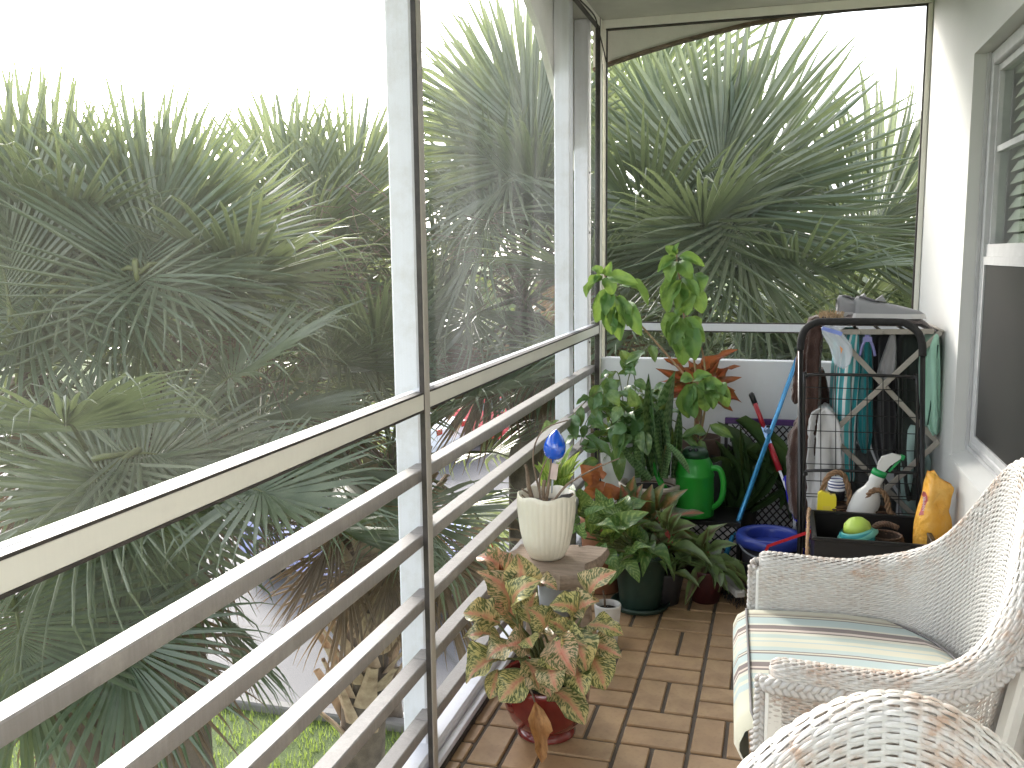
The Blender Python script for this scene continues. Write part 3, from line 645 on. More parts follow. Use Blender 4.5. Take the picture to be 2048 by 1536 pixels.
def leafmat(name, build, rough=.38, trn=.22, tc=(.3, .38, .06), spec=.5):
    g = G(name); uv = g.uv(); sx = g.n('SeparateXYZ'); g.L(uv, sx.inputs[0]); u, v = sx.outputs[0], sx.outputs[1]
    d = g.math('MULTIPLY', g.math('ABSOLUTE', g.math('SUBTRACT', u, .5)), 2.0)      # 0 at midrib, 1 at edge
    c = build(g, u, v, d); g.col(c); g.set(rough=rough, spec=spec)
    # veins: chevrons running out from the midrib
    wv = g.math('SINE', g.math('MULTIPLY', g.math('SUBTRACT', v, g.math('MULTIPLY', d, .18)), 70.0))
    rb = g.ramp(d, [(0.0, 0.0), (0.06, 1.0)])
    g.bump(g.math('ADD', g.math('MULTIPLY', wv, .25), rb), .25, .004)
    if trn: g.translucent(trn, tc)
    return g.mat
def two(g, fac, a, b): return g.mix(fac, a, b)
def b_aglred(g, u, v, d):
    rv = g.rand(); co = g.obj_co(); mp = g.n('Mapping'); g.L(co, mp.inputs[0]); mp.inputs['Scale'].default_value = (7, 22, 7)
    off = g.n('VectorMath', operation='ADD'); g.L(mp.outputs[0], off.inputs[0]); cb = g.n('CombineXYZ'); g.L(g.math('MULTIPLY', rv, 40.0), cb.inputs[0]); g.L(cb.outputs[0], off.inputs[1])
    cv_ = g.n('CombineXYZ'); g.L(g.math('ADD', g.math('MULTIPLY', d, 2.6), g.math('MULTIPLY', g.math('SIGN', g.math('SUBTRACT', u, .5)), 9.0)), cv_.inputs[0]); g.L(g.math('MULTIPLY', g.math('SUBTRACT', v, g.math('MULTIPLY', d, .30)), 17.0), cv_.inputs[1]); g.L(g.math('MULTIPLY', rv, 40.0), cv_.inputs[2])
    nz = g.noise(1.5, 4, cv_.outputs[0], .6); n2 = g.noise(.6, 3, off.outputs[0])
    cream = g.mix(g.ramp(rv, [(.2, 0.0), (.9, 1.0)]), (0.60, 0.54, 0.21), (0.60, 0.43, 0.25))
    pink = g.mix(g.math('MULTIPLY', g.ramp(g.math('ADD', d, g.math('MULTIPLY', g.math('SUBTRACT', nz, .5), .55)), [(0.05, 1.0), (0.30, 0.0)]), g.ramp(n2, [(.3, .55), (.6, 1.0)])), cream, (0.60, 0.23, 0.16))
    pink = g.mix(g.ramp(rv, [(.88, 0.0), (.98, .7)]), pink, (0.62, 0.17, 0.13))
    gr = g.math('MULTIPLY', g.ramp(nz, [(.475, 0.0), (.515, 1.0)]), g.ramp(d, [(.12, 0.0), (.30, 1.0)]))
    return g.mix(gr, pink, (0.055, 0.105, 0.03))
M_AGR = leafmat('pink_aglaonema_leaf', b_aglred, .36, .18, (.5, .38, .15))
def b_aglgreen(g, u, v, d):
    co = g.obj_co(); rv = g.rand(); mp = g.n('Mapping'); g.L(co, mp.inputs[0]); mp.inputs['Scale'].default_value = (6, 16, 6)
    nz = g.noise(1.4, 5, mp.outputs[0]); st = g.math('SINE', g.math('MULTIPLY', g.math('SUBTRACT', v, g.math('MULTIPLY', d, .25)), 42.0))
    f = g.ramp(g.math('ADD', g.math('MULTIPLY', st, .16), g.math('ADD', nz, g.math('MULTIPLY', d, -.12))), [(.44, 0.0), (.60, 1.0)])
    return g.mix(g.math('MULTIPLY', f, g.math('ADD', .4, g.math('MULTIPLY', rv, .6))), (0.06, 0.15, 0.035), (0.33, 0.43, 0.14))
M_AGG = leafmat('green_aglaonema_leaf', b_aglgreen)
M_SAGE = leafmat('sage_leaf', lambda g, u, v, d: g.mix(g.ramp(g.noise(4, 5, g.obj_co()), [(.35, 0.0), (.7, 1.0)]), g.mix(g.ramp(g.rand(), [(.1, 0.0), (.95, 1.0)]), (0.075, 0.185, 0.04), (0.17, 0.28, 0.06)), g.mix(g.ramp(d, [(.75, 0.0), (1.0, .5)]), (0.055, 0.145, 0.035), (0.28, 0.35, 0.13))), .55, .24, (.30, .44, .08))
M_SNAKE = leafmat('snake_plant_leaf', lambda g, u, v, d: g.mix(g.ramp(g.math('ADD', g.math('SINE', g.math('MULTIPLY', g.math('ADD', v, g.math('MULTIPLY', g.noise(9, 3, g.obj_co()), .12)), 95.0)), g.math('MULTIPLY', g.noise(14, 4, g.obj_co()), 1.6)), [(.2, 0.0), (1.4, 1.0)]), (0.055, 0.125, 0.045), (0.17, 0.27, 0.12)), .4, .05)
M_POTH = leafmat('pothos_leaf', lambda g, u, v, d: g.mix(g.ramp(g.noise(5, 4, g.obj_co()), [(.4, 0.0), (.7, 1.0)]), (0.06, 0.15, 0.045), g.mix(g.rand(), (0.10, 0.20, 0.08), (0.22, 0.30, 0.12))), .3, .2)
M_CROT = leafmat('croton_leaf', lambda g, u, v, d: g.mix(g.ramp(g.math('ADD', g.math('MULTIPLY', d, .5), g.noise(6, 4, g.obj_co())), [(.45, 0.0), (.95, 1.0)]), g.mix(g.rand(), (0.40, 0.05, 0.03), (0.38, 0.15, 0.04)), g.mix(g.rand(), (0.07, 0.10, 0.03), (0.25, 0.06, 0.03))), .3, .2, (.5, .15, .05))
M_CORD = leafmat('cordyline_leaf', lambda g, u, v, d: g.mix(g.ramp(g.math('ADD', d, g.math('MULTIPLY', g.noise(5, 4, g.obj_co()), .7)), [(.5, 0.0), (1.3, 1.0)]), g.mix(g.rand(), (0.10, 0.05, 0.035), (0.06, 0.10, 0.035)), (0.16, 0.24, 0.09)), .35, .15)
M_DAGL = leafmat('dark_red_aglaonema_leaf', lambda g, u, v, d: g.mix(g.ramp(g.math('ADD', d, g.math('MULTIPLY', g.noise(6, 4, g.obj_co()), .8)), [(.45, 0.0), (1.2, 1.0)]), g.mix(g.rand(), (0.34, 0.08, 0.05), (0.24, 0.19, 0.06)), (0.05, 0.10, 0.03)), .35, .15, (.4, .2, .06))
M_RUST = leafmat('rusty_leaf', lambda g, u, v, d: g.mix(g.noise(8, 4, g.obj_co()), (0.46, 0.16, 0.06), (0.30, 0.10, 0.045)), .6, .25, (.5, .2, .05))
M_DRY = leafmat('dry_leaf', lambda g, u, v, d: g.mix(g.ramp(g.noise(7, 6, g.obj_co()), [(.35, 0.0), (.7, 1.0)]), (0.50, 0.27, 0.10), g.mix(g.ramp(d, [(0, 1.0), (.2, 0.0)]), (0.30, 0.14, 0.055), (.2, .09, .04))), .7, .15, (.5, .25, .08))
M_LIME = leafmat('lime_leaf', lambda g, u, v, d: g.mix(g.ramp(g.math('SINE', g.math('MULTIPLY', g.math('SUBTRACT', v, g.math('MULTIPLY', d, .3)), 55.0)), [(.2, 0.0), (.8, 1.0)]), (0.14, 0.28, 0.05), (0.42, 0.50, 0.14)), .45, .3, (.45, .55, .1))
M_STRAP = leafmat('strap_leaf', lambda g, u, v, d: g.mix(g.noise(6, 3, g.obj_co()), (0.035, 0.075, 0.025), (0.06, 0.11, 0.04)), .35, .1)
M_SOIL = simple('potting_soil', (0.035, 0.025, 0.02), 0.95, 0.5, 40, 0.9, 70)
M_STEMG = simple('green_stem', (0.15, 0.17, 0.06), 0.6, 0.3, 20); M_STEMB = simple('woody_stem', (0.22, 0.16, 0.11), 0.85, 0.45, 30, 0.5, 120); M_STEMR = simple('red_stem', (0.42, 0.08, 0.06), 0.5, 0.3, 20)
def LM(shape, m, key, archs=(.06, .12, .2), fold=.25, wave=.12, petiole=.10):
    return [leaf_mesh(shape, a, f, wv, m, key, petiole) for a in archs for f in (fold, fold*.3) for wv in (wave, -wave*1.6)]
def pot(par, prof, m, soil_r, soil_z, n=32, rfun=None, name='pot'):
    mb = MB(); mb.lathe(prof, n, rfun=rfun); o = mb.obj(name, m, par, smooth=True, auto=50)
    mb = MB(); mb.lathe([(soil_r, soil_z-.02), (soil_r, soil_z), (soil_r*.6, soil_z+.008), (soil_r*.2, soil_z+.012), (.002, soil_z+.012)], 20); mb.obj('soil', M_SOIL, par, smooth=True); return o
def wallprof(r0, r1, h, t=.006, lip=.0, foot=.0):
    return [(r0*.9, 0), (r0, .004), (r0+(r1-r0)*.5, h*.5), (r1, h*.93), (r1+lip, h*.95), (r1+lip, h-.003), (r1+lip-.003, h), (r1-t, h), (r1-t-.002, h*.9), (max(.01, r0-t), .012)]
def rosette(par, c, n, Lr, el, meshes, wr, seed, jit=.02, azs=(0, 6.283), stemm=None, rise=0.0):
    r = random.Random(seed); c = V(c)
    for k in range(n):
        a = azs[0]+(azs[1]-azs[0])*((k*.61803) % 1)+r.uniform(-.25, .25); e = R(r.uniform(*el)); L = r.uniform(*Lr)
        A = c+V((r.uniform(-jit, jit), r.uniform(-jit, jit), r.uniform(0, rise)))
        d = V((math.sin(a)*math.cos(e), math.cos(a)*math.cos(e), math.sin(e)))
        if stemm: B0 = A+d*L*.35+V((0, 0, L*.18)); stem(par, [A-V((0, 0, .02)), A+d*L*.15+V((0, 0, L*.1)), B0], .004, .003, stemm, 'petiole', 5); A = B0
        leafAB(par, r.choice(meshes), A, A+d*L, r.uniform(*wr)*L, (r.uniform(-.3, .3), r.uniform(-.5, .1), 1), r.uniform(-.35, .35))
# ---- pink aglaonema in the maroon pot
def glaze(name, a, b, rough=.12, coat=.6):
    g = G(name); co = g.obj_co(); n = g.noise(9, 6, co); g.col(g.mix(g.ramp(n, [(.35, 0.0), (.7, 1.0)]), a, b)); g.set(rough=rough, coat=coat, spec=.5); g.bump(g.noise(25, 4, co), .06, .004); return g.mat
pc = V((-0.675, 2.665, 0))
pl = empty('potted_plant', pc, 0, 'pink and green speckled aglaonema in a glossy maroon glazed pot', 'potted plant')
pot(pl, [(.086, 0), (.093, .004), (.093, .014), (.085, .022), (.096, .034), (.119, .062), (.133, .10), (.139, .14), (.141, .160), (.145, .168), (.147, .18), (.143, .188), (.131, .186), (.127, .16), (.06, .03)], glaze('maroon_glaze', (.115, .012, .012), (.20, .025, .018)), .126, .160, 40)
def cq(cx, cy, y): return PY(860+cx/2.206, 840+cy/2.206, y)
AG = [leaf_mesh('agl', a, f, wv, M_AGR, 'agr', .06) for a in (.12, .22, .32) for f in (.45, .15) for wv in (.25, -.4)]
ra = random.Random(5)
agl = [ # base x, y, tip x, y (crop), base depth, tip depth, width
 (335,720,205,605,2.72,2.74,.075),(345,850,206,668,2.66,2.64,.085),(392,770,385,590,2.70,2.72,.085),(370,840,487,708,2.62,2.58,.075),
 (465,735,562,752,2.72,2.70,.05),(310,900,148,850,2.66,2.64,.085),(310,960,143,965,2.62,2.60,.06),(345,1045,160,1165,2.58,2.50,.085),(430,1120,305,1242,2.56,2.50,.075),
 (700,800,822,668,2.72,2.72,.07),(655,860,528,815,2.66,2.62,.07),(650,865,748,800,2.68,2.66,.07),(690,905,852,948,2.70,2.66,.06),(700,985,846,1048,2.66,2.62,.06),
 (695,1030,772,1192,2.64,2.58,.085),(535,1185,682,1345,2.55,2.46,.085),(470,1080,532,1222,2.56,2.50,.08),(560,1010,695,1000,2.60,2.54,.07),(430,960,452,1005,2.58,2.54,.05),
 (300,1100,262,1232,2.60,2.55,.045),(480,960,600,880,2.66,2.68,.08),(400,930,260,830,2.70,2.72,.08),(560,960,640,1130,2.58,2.5,.08),(440,1010,330,1000,2.6,2.56,.08),
 (500,1040,610,1090,2.56,2.5,.075),(600,930,690,1120,2.62,2.55,.08),(380,1000,250,1060,2.58,2.52,.08),(450,900,470,760,2.68,2.7,.075),(600,1000,520,880,2.66,2.64,.07),(420,1060,480,1190,2.54,2.48,.07),
 (640,1080,680,1220,2.6,2.52,.07),(360,880,300,760,2.68,2.7,.07),(540,1080,560,1200,2.53,2.47,.07),(500,930,430,830,2.62,2.6,.07)]
for bx, by, tx, ty, yb, yt, wd in agl:
    A = cq(bx, by, yb); B = cq(tx, ty, yt); tocam = (CAM-A).normalized()
    leafAB(pl, ra.choice(AG), A, B, wd*1.45, V((0, 0, .8))+tocam*ra.uniform(.5, 1.1), ra.uniform(-.35, .35))
    root = pc+V((ra.uniform(-.05, .05), ra.uniform(-.05, .05), .17)); stem(pl, [root, root.lerp(A, .55)+V((0, 0, .02)), A+(B-A)*.07], .0055, .0035, M_STEMG, 'petiole', 5)
leafAB(pl, leaf_mesh('lance', .03, .6, .1, M_CROT, 'crobr'), cq(352, 790, 2.7), cq(308, 622, 2.72), .03, (.2, -1, .2))
# the dry leaf hanging over the rim
A = cq(462, 1245, 2.505); B = cq(492, 1512, 2.47)
stem(pl, [cq(430, 1170, 2.56), cq(450, 1205, 2.52), A], .003, .0025, M_DPET, 'petiole', 5)
leafAB(pl, leaf_mesh('ovate', .06, .5, .5, M_DRY, 'dry', .05), A, B, .058, (.25, -1, .25), .2)
# ---- wooden stand with live edge top
st = empty('plant_stand', PZ(1105, 1125, .465).to_2d().to_3d(), 0, 'rustic wooden plant stand with an uneven live edge top beside the railing', 'plant stand')
g = G('weathered_wood'); co = g.obj_co(); mp = g.n('Mapping'); g.L(co, mp.inputs[0]); mp.inputs['Scale'].default_value = (4, 26, 26); n1 = g.noise(2.4, 7, mp.outputs[0], .7)
wv = g.n('TexWave', wave_type='RINGS', i_Scale=9, i_Distortion=5, i_Detail=3); g.L(co, wv.inputs[0])
g.col(g.mix(g.ramp(n1, [(.3, 0.0), (.7, 1.0)]), g.mix(g.math('MULTIPLY', wv.outputs[1], .4), (0.42, 0.33, 0.25), (0.26, 0.19, 0.14)), (0.20, 0.145, 0.105))); g.set(rough=.85); g.bump(n1, .6, .008); M_OLDWOOD = g.mat
outl = [(1005, 1121), (1014, 1106), (1030, 1097), (1040, 1088), (1060, 1085), (1100, 1086), (1132, 1087), (1160, 1093), (1177, 1090), (1200, 1092), (1217, 1096), (1206, 1110), (1190, 1120), (1172, 1128), (1170, 1138), (1186, 1150), (1168, 1153), (1150, 1151), (1120, 1153), (1098, 1143), (1078, 1145), (1058, 1134), (1036, 1138), (1018, 1132)]
top = [PZ(x, y, .465)-V((st.location.x, st.location.y, 0)) for x, y in outl]; cen = sum(top, V((0, 0, 0)))/len(top)
mb = MB(); n = len(top); rows = []
for sc_, dz in ((.97, 0.0), (1.0, -.006), (1.015, -.022), (.985, -.036), (.93, -.052)):
    row = [cen+(p-cen)*sc_*(1+.012*math.sin(i*2.7+dz*300))+V((0, 0, dz)) for i, p in enumerate(top)]; rows.append(row+[row[0]])
mb.grid(rows, uv=False); k = 0; mb.face(range(0, n)); mb.face([4*(n+1)+i for i in range(n)][::-1]); mb.obj('top', M_OLDWOOD, st, auto=40)
for a, b in (((1065, 1135), (1062, 1360)), ((1170, 1130), (1176, 1443)), ((1150, 1092), (1160, 1350)), ((1040, 1100), (1030, 1310))):
    t_ = PZ(*a, .42); f_ = PZ(*b, 0.0) if b[1] > 1300 else PZ(*b, 0); f_ = V((t_.x+(cen.x+st.location.x-t_.x)*-.12, t_.y+(cen.y+st.location.y-t_.y)*-.15, 0))
    mb = MB(); mb.bar(f_-st.location+V((0, 0, 0)), t_-st.location, .035, .03, 0, (0, 1, 0), .004); mb.obj('leg', M_OLDWOOD, st)
# ---- white ribbed pot
rc = V((-.752, 2.985, .465)); rp = empty('potted_plant', rc, 0, 'cream ribbed pot of bare brown stems standing on the wooden stand', 'potted plant')
prof = [(.045, 0), (.056, .002), (.062, .008), (.078, .045), (.090, .10), (.0975, .16), (.0995, .21), (.0995, .225), (.097, .229), (.0925, .225), (.088, .18), (.05, .02)]
g = G('cream_ceramic'); co = g.obj_co(); n = g.noise(5, 6, co); g.col(g.mix(g.ramp(n, [(.5, 0.0), (.8, .6)]), (0.78, 0.74, 0.62), (0.55, 0.50, 0.38))); g.set(rough=.3, coat=.25); M_CERAM = g.mat
mb = MB(); k = len(mb.v)
mb.lathe(prof, 180, rfun=lambda th, z: 1+(.028*abs(math.cos(15*th))**.7*min(1, z/.03)*(1 if z < .215 else .4) + (.012*math.cos(6*th+1) if z > .2 else 0)))
for i, v in enumerate(mb.v):
    if v[2] > .205: th = math.atan2(v[1], v[0]); mb.v[i] = (v[0], v[1], v[2]+.004*math.sin(6*th))
mb.obj('pot', M_CERAM, rp, smooth=True, auto=60)
mb = MB(); mb.lathe([(.09, .165), (.09, .185), (.05, .192), (.002, .195)], 20); mb.obj('soil', M_SOIL, rp, smooth=True)
def wq(cx, cy, y): return PY(860+cx/3.492, 760+cy/3.492, y)
zz = 2.97
for pts, r0, r1 in (([(725, 870), (690, 740), (680, 640), (665, 590)], .009, .005), ([(775, 860), (760, 760), (720, 560), (745, 420), (820, 330), (965, 280)], .004, .002), ([(810, 850), (830, 720), (845, 600), (838, 520)], .007, .0035), ([(855, 860), (960, 730), (1150, 620), (1330, 545)], .005, .0018),
                    ([(770, 850), (765, 700), (790, 610), (830, 520)], .004, .002), ([(850, 850), (930, 830), (1000, 795)], .010, .005), ([(740, 860), (700, 800), (640, 760)], .005, .003), ([(800, 860), (790, 780), (800, 700)], .008, .006), ([(870, 860), (895, 900), (900, 925)], .004, .0015), ([(690, 850), (660, 820), (640, 800)], .003, .002)):
    stem(rp, [wq(x, y, zz) for x, y in pts], r0, r1, M_STEMB, 'stem', 7)
mb = MB(); mb.tube([wq(870, 860, zz)-rc, wq(930, 825, zz-.01)-rc, wq(1000, 795, zz)-rc], [.006, .013, .003], 8); mb.obj('dead_shoot', simple('dead_shoot', (.07, .06, .06), .8, .4, 30, .5, 90), rp, smooth=True)
# ---- blue watering bulb
bc = wq(872, 460, 2.985); bb = empty('watering_bulb', wq(850, 700, 2.98), 0, 'shiny blue glass watering bulb stuck in the cream ribbed pot', 'watering bulb')
g = G('blue_glass'); g.col((0.0, 0.09, 0.62)); g.set(rough=.06, coat=1.0, spec=.7); g.b.inputs['Emission Strength'].default_value = 0
mb = MB(); S = .0335; mb.lathe([(.004, -.075), (.007, -.047), (.020, -.044), (.032, -.034), (.038, -.016), (.0375, .002), (.032, .020), (.022, .037), (.011, .049), (.003, .056), (.001, .058)], 24); mb.obj('bulb', g.mat, bb, smooth=True, M=Matrix.Translation(bc-bb.location) @ Matrix.Rotation(R(6), 4, 'Y'))
M_PINKTAG = simple('paper_tag', (.62, .50, .46), .7, .2, 20); mb = MB(); mb.box((-.012, -.001, -.028), (.012, .001, .028), 0, None, .0005); mb.obj('label_tag', M_PINKTAG, bb, M=Matrix.Translation(wq(868, 640, 2.965)-bb.location) @ Matrix.Rotation(R(8), 4, 'Y'))
mb = MB(); mb.tube([wq(868, 545, 2.985)-bb.location, wq(855, 700, 2.98)-bb.location, wq(850, 790, 2.98)-bb.location], [.006, .004, .003], 8); mb.obj('neck', simple('clear_neck', (.5, .55, .6), .15), bb, smooth=True)
# ---- small white pot
c = PZ(1215, 1288, 0); sp = empty('potted_plant', c, 0, 'small plain white pot with a single cut stem on the tiles', 'potted plant')
pot(sp, wallprof(.038, .052, .165, .005), simple('white_ceramic', (.70, .69, .67), .4, .08, 6), .046, .14, 28)
stem(sp, [c+V((-.01, 0, .13)), c+V((-.012, 0, .18)), c+V((-.018, 0, .215))], .005, .004, M_STEMB)
# ---- green aglaonema in the dark green pot
c = PZ(1278, 1218, 0)+V((0, .03, 0)); gp = empty('potted_plant', c, 0, 'green and cream streaked aglaonema in a dark green pot with saucer', 'potted plant')
M_DGREEN = simple('dark_green_plastic', (.022, .05, .036), .4, .3, 10)
pot(gp, wallprof(.085, .115, .25, .006, .006), M_DGREEN, .105, .22)
mb = MB(); mb.lathe([(.09, -.001), (.12, .006), (.128, .026), (.122, .028), (.112, .012), (.02, .008)], 32); mb.obj('saucer', M_DGREEN, gp, smooth=True)
AGG = LM('ovate', M_AGG, 'agg', (.08, .16, .24), .3, .1, .05)
def cr8(cx, cy, y): return PY(1050+cx/3.656, 780+cy/3.656, y)
for bx, by, tx, ty, yb, yt, wd in ((640,1080,905,895,3.62,3.6,.085),(420,1080,440,965,3.5,3.47,.055),(470,1010,590,860,3.55,3.52,.06),(560,960,640,790,3.65,3.68,.075),(620,930,720,845,3.7,3.7,.05),(430,930,400,720,3.7,3.75,.09),(500,930,470,800,3.66,3.68,.085),(480,1060,690,1050,3.5,3.44,.06),
     (380,900,350,690,3.72,3.78,.08),(690,1000,580,880,3.64,3.6,.075),(560,1100,740,1020,3.58,3.52,.07),(350,1000,320,880,3.6,3.6,.06),(720,1230,925,1150,3.55,3.5,.055),(600,1180,680,1310,3.5,3.44,.06),(700,1250,835,1410,3.5,3.42,.065),(540,1150,600,1240,3.5,3.45,.06),(420,1010,330,1060,3.55,3.5,.07),(520,1050,450,900,3.6,3.62,.08),(640,1120,560,1000,3.6,3.58,.07)):
    A = cr8(bx, by, yb); leafAB(gp, ra.choice(AGG), A, cr8(tx, ty, yt), wd*1.15, V((ra.uniform(-.3, .3), -.6, 1)), ra.uniform(-.5, .5))
    stem(gp, [c+V((ra.uniform(-.04, .04), ra.uniform(-.04, .04), .22)), (c+V((0, 0, .25))).lerp(A, .6), A], .005, .003, M_STEMG, 'petiole', 5)
rosette(gp, c+V((-.02, 0, .25)), 16, (.15, .24), (-35, 50), AGG, (.34, .44), 63, .06)
rosette(gp, c+V((-.10, -.05, .36)), 10, (.14, .22), (5, 70), AGG, (.34, .44), 64, .05)
# ---- lime leaves behind the ribbed pot
c = PY(1112, 975, 3.62); c.z = 0; lp = empty('potted_plant', c, 0, 'lime green upright leafy plant in a tall grey planter behind the ribbed pot', 'potted plant')
pot(lp, wallprof(.07, .09, .50, .006, .004), simple('grey_planter', (.28, .28, .27), .6, .15, 8), .082, .47)
rosette(lp, c+V((0, 0, .47)), 22, (.16, .27), (48, 88), LM('lance', M_LIME, 'lime', (.04, .1), .3, .1, .05), (.16, .24), 31, .03)
# ---- rusty leaved plant and dark red aglaonema
c = PY(1205, 1010, 3.95); c.z = 0; q = empty('potted_plant', c, 0, 'plant with withered rust orange leaves behind the streaked aglaonema', 'potted plant')
pot(q, wallprof(.08, .10, .34, .006), simple('terracotta', (.33, .14, .07), .8, .2, 10), .092, .31)
RU = LM('ovate', M_RUST, 'rust', (.1, .2), .5, .4, .05)
for bx, by, tx, ty, wd in ((520,690,400,545,.085),(540,640,560,535,.08),(640,790,590,680,.08),(700,800,640,700,.06),(480,800,460,700,.07),(560,760,500,620,.08)):
    A = cr8(bx, by, 3.93); leafAB(q, ra.choice(RU), A, cr8(tx, ty, 3.92), wd, (0, -1, .7), ra.uniform(-.5, .5)); stem(q, [c+V((0, 0, .31)), (c+V((0, 0, .36))).lerp(A, .5), A], .004, .003, M_STEMB, 'petiole', 5)
c = PY(1285, 1060, 3.98); c.z = 0; q = empty('potted_plant', c, 0, 'dark aglaonema with red edged leaves in front of the pale rimmed pot', 'potted plant')
pot(q, wallprof(.08, .10, .24, .006), simple('black_nursery_pot', (.018, .018, .02), .5, .2, 10), .092, .21)
DA = LM('ovate', M_DAGL, 'dagl', (.08, .18), .3, .12, .05)
for bx, by, tx, ty, wd in ((760,880,700,690,.07),(770,850,800,630,.06),(800,900,860,690,.07),(850,830,1000,775,.045),(880,900,930,690,.07),(1000,900,1190,725,.055),(900,960,1080,840,.06),(760,960,640,880,.07),(820,980,900,1060,.07),(1000,960,1310,900,.06),(740,860,660,760,.06),(880,980,990,1000,.07),(960,880,1020,680,.06)):
    A = cr8(bx, by, 3.95); leafAB(q, ra.choice(DA), A, cr8(tx, ty, 3.92), wd*1.2, (0, -.8, 1), ra.uniform(-.5, .5)); stem(q, [c+V((ra.uniform(-.04, .04), 0, .21)), (c+V((0, 0, .26))).lerp(A, .55), A], .004, .003, M_STEMR, 'petiole', 5)
rosette(q, c+V((0, 0, .26)), 18, (.14, .24), (-30, 60), DA, (.3, .42), 77, .06)
# ---- two cordylines with red stems
for (px, py, y, lab, sd, lst) in ((1330, 1105, 3.86, 'dark cordyline with a red stem nearest the pale rimmed pot', 41, ((1050,1010,1090,830,.05),(1060,1040,1255,990,.06),(1080,1110,1235,1090,.045),(1040,1030,860,1000,.06),(1050,1080,900,1160,.06),(1100,1180,1210,1270,.07),(1030,1020,960,880,.05),(1060,1060,1150,900,.05))),
                              (1412, 1128, 3.93, 'smaller dark cordyline with a forked red stem beside the broom', 42, ((1300,1170,1480,975,.05),(1340,1180,1550,1130,.045),(1290,1200,1200,1060,.05),(1300,1230,1160,1270,.06),(1330,1220,1480,1330,.05),(1310,1180,1340,1010,.05),(1280,1260,1420,1480,.06)))):
    c = PY(px, py, y); c.z = 0; q = empty('potted_plant', c, 0, lab, 'potted plant')
    pot(q, wallprof(.06, .085, .15, .005), simple('shade_dark_pot', (.03, .028, .03), .5, .2, 8) if sd == 41 else simple('shade_dark_maroon', (.05, .008, .010), .4, .2, 8), .078, .13)  # near-black pot colours stand in for the shade under the leaves
    CO = LM('lance', M_CORD, 'cord', (.06, .16), .35, .08, .04)
    A0 = PY(px, py, y)
    stem(q, [c+V((0, 0, .12)), A0-V((0, 0, .03)), A0+V((.005, 0, .03))], .006, .005, M_STEMR)
    for bx, by, tx, ty, wd in lst:
        A = cr8(bx, by, y); leafAB(q, ra.choice(CO), A, cr8(tx, ty, y-.04), wd*1.2, (0, -.8, 1), ra.uniform(-.4, .4)); stem(q, [A0, A0.lerp(A, .6), A], .004, .003, M_STEMR, 'petiole', 5)
    rosette(q, A0, 12, (.15, .24), (-45, 45), CO, (.26, .34), sd, .02); rosette(q, c+V((0, 0, .15)), 9, (.12, .2), (-35, 25), CO, (.26, .34), sd+9, .05)
# ---- big pale rimmed pot with snake plant
c = PY(1300, 965, 4.27); zr = c.z; c.z = 0; q = empty('potted_plant', c, 0, 'tall banded snake plant in a brown pot with a pale rim', 'potted plant')
g_ = simple('brown_pot', (.23, .15, .11), .6, .2, 6); mb = MB(); mb.lathe(wallprof(.10, .135, zr-.02, .008), 36); mb.obj('pot', g_, q, smooth=True)
mb = MB(); mb.lathe([(.133, zr-.028), (.147, zr-.022), (.150, zr-.004), (.146, zr+.003), (.130, zr+.001), (.124, zr-.02)], 36); mb.obj('rim', simple('pale_rim', (.55, .47, .40), .5, .15, 8), q, smooth=True)
mb = MB(); mb.lathe([(.125, zr-.06), (.125, zr-.03), (.06, zr-.02), (.002, zr-.02)], 20); mb.obj('soil', M_SOIL, q, smooth=True)
SN = [leaf_mesh('strap', a, .5, .05, M_SNAKE, 'snake', 0.0) for a in (.01, .03, .06)]
for bx, by, tx, ty, y, wd in ((960,620,905,-120,4.3,.055),(1060,620,1100,-140,4.3,.06),(1000,640,950,60,4.25,.05),(1030,600,975,170,4.2,.035),(900,640,860,150,4.35,.05),(1080,640,1130,120,4.35,.045),(840,640,880,250,4.22,.05),(1000,640,1040,330,4.18,.04),(930,650,700,400,4.2,.045),(1010,600,1060,180,4.3,.05),(880,660,800,330,4.32,.05)):
    leafAB(q, ra.choice(SN), cr8(bx, by, y), cr8(tx, ty, y+.02), wd, (ra.uniform(-.5, .5), -1, .2), ra.uniform(-.3, .3))
A = cr8(1035, 400, 4.16); leafAB(q, SN[1], A, cr8(1205, 615, 4.12), .035, (.3, -1, .5)); stem(q, [cr8(1000, 640, 4.2), cr8(1010, 480, 4.18), A], .006, .005, M_STEMG)
# ---- pothos with trailing vines
c = PY(1245, 900, 4.42); c.z = 0; q = empty('potted_plant', c, 0, 'trailing dark green pothos with long vines arching over the railing corner', 'potted plant')
pot(q, wallprof(.09, .11, .60, .006), simple('white_planter', (.55, .55, .53), .5, .15, 8), .10, .57)
PO = LM('ovate', M_POTH, 'poth', (.06, .16), .35, .12, .06)
vines = [[(1250, 880), (1240, 800), (1215, 780), (1180, 795), (1145, 830), (1110, 850)], [(1260, 880), (1255, 770), (1275, 720), (1300, 690)], [(1240, 890), (1215, 830), (1190, 820), (1170, 850), (1160, 890)], [(1265, 880), (1290, 800), (1310, 780), (1330, 820)], [(1255, 880), (1240, 760), (1225, 745), (1200, 770)], [(1250, 900), (1235, 850), (1260, 830), (1280, 860), (1285, 920)], [(1260, 890), (1300, 850), (1345, 840), (1400, 880), (1420, 850)], [(1240, 890), (1210, 880), (1195, 900), (1200, 940)], [(1265, 890), (1270, 760), (1250, 735), (1240, 700)]]
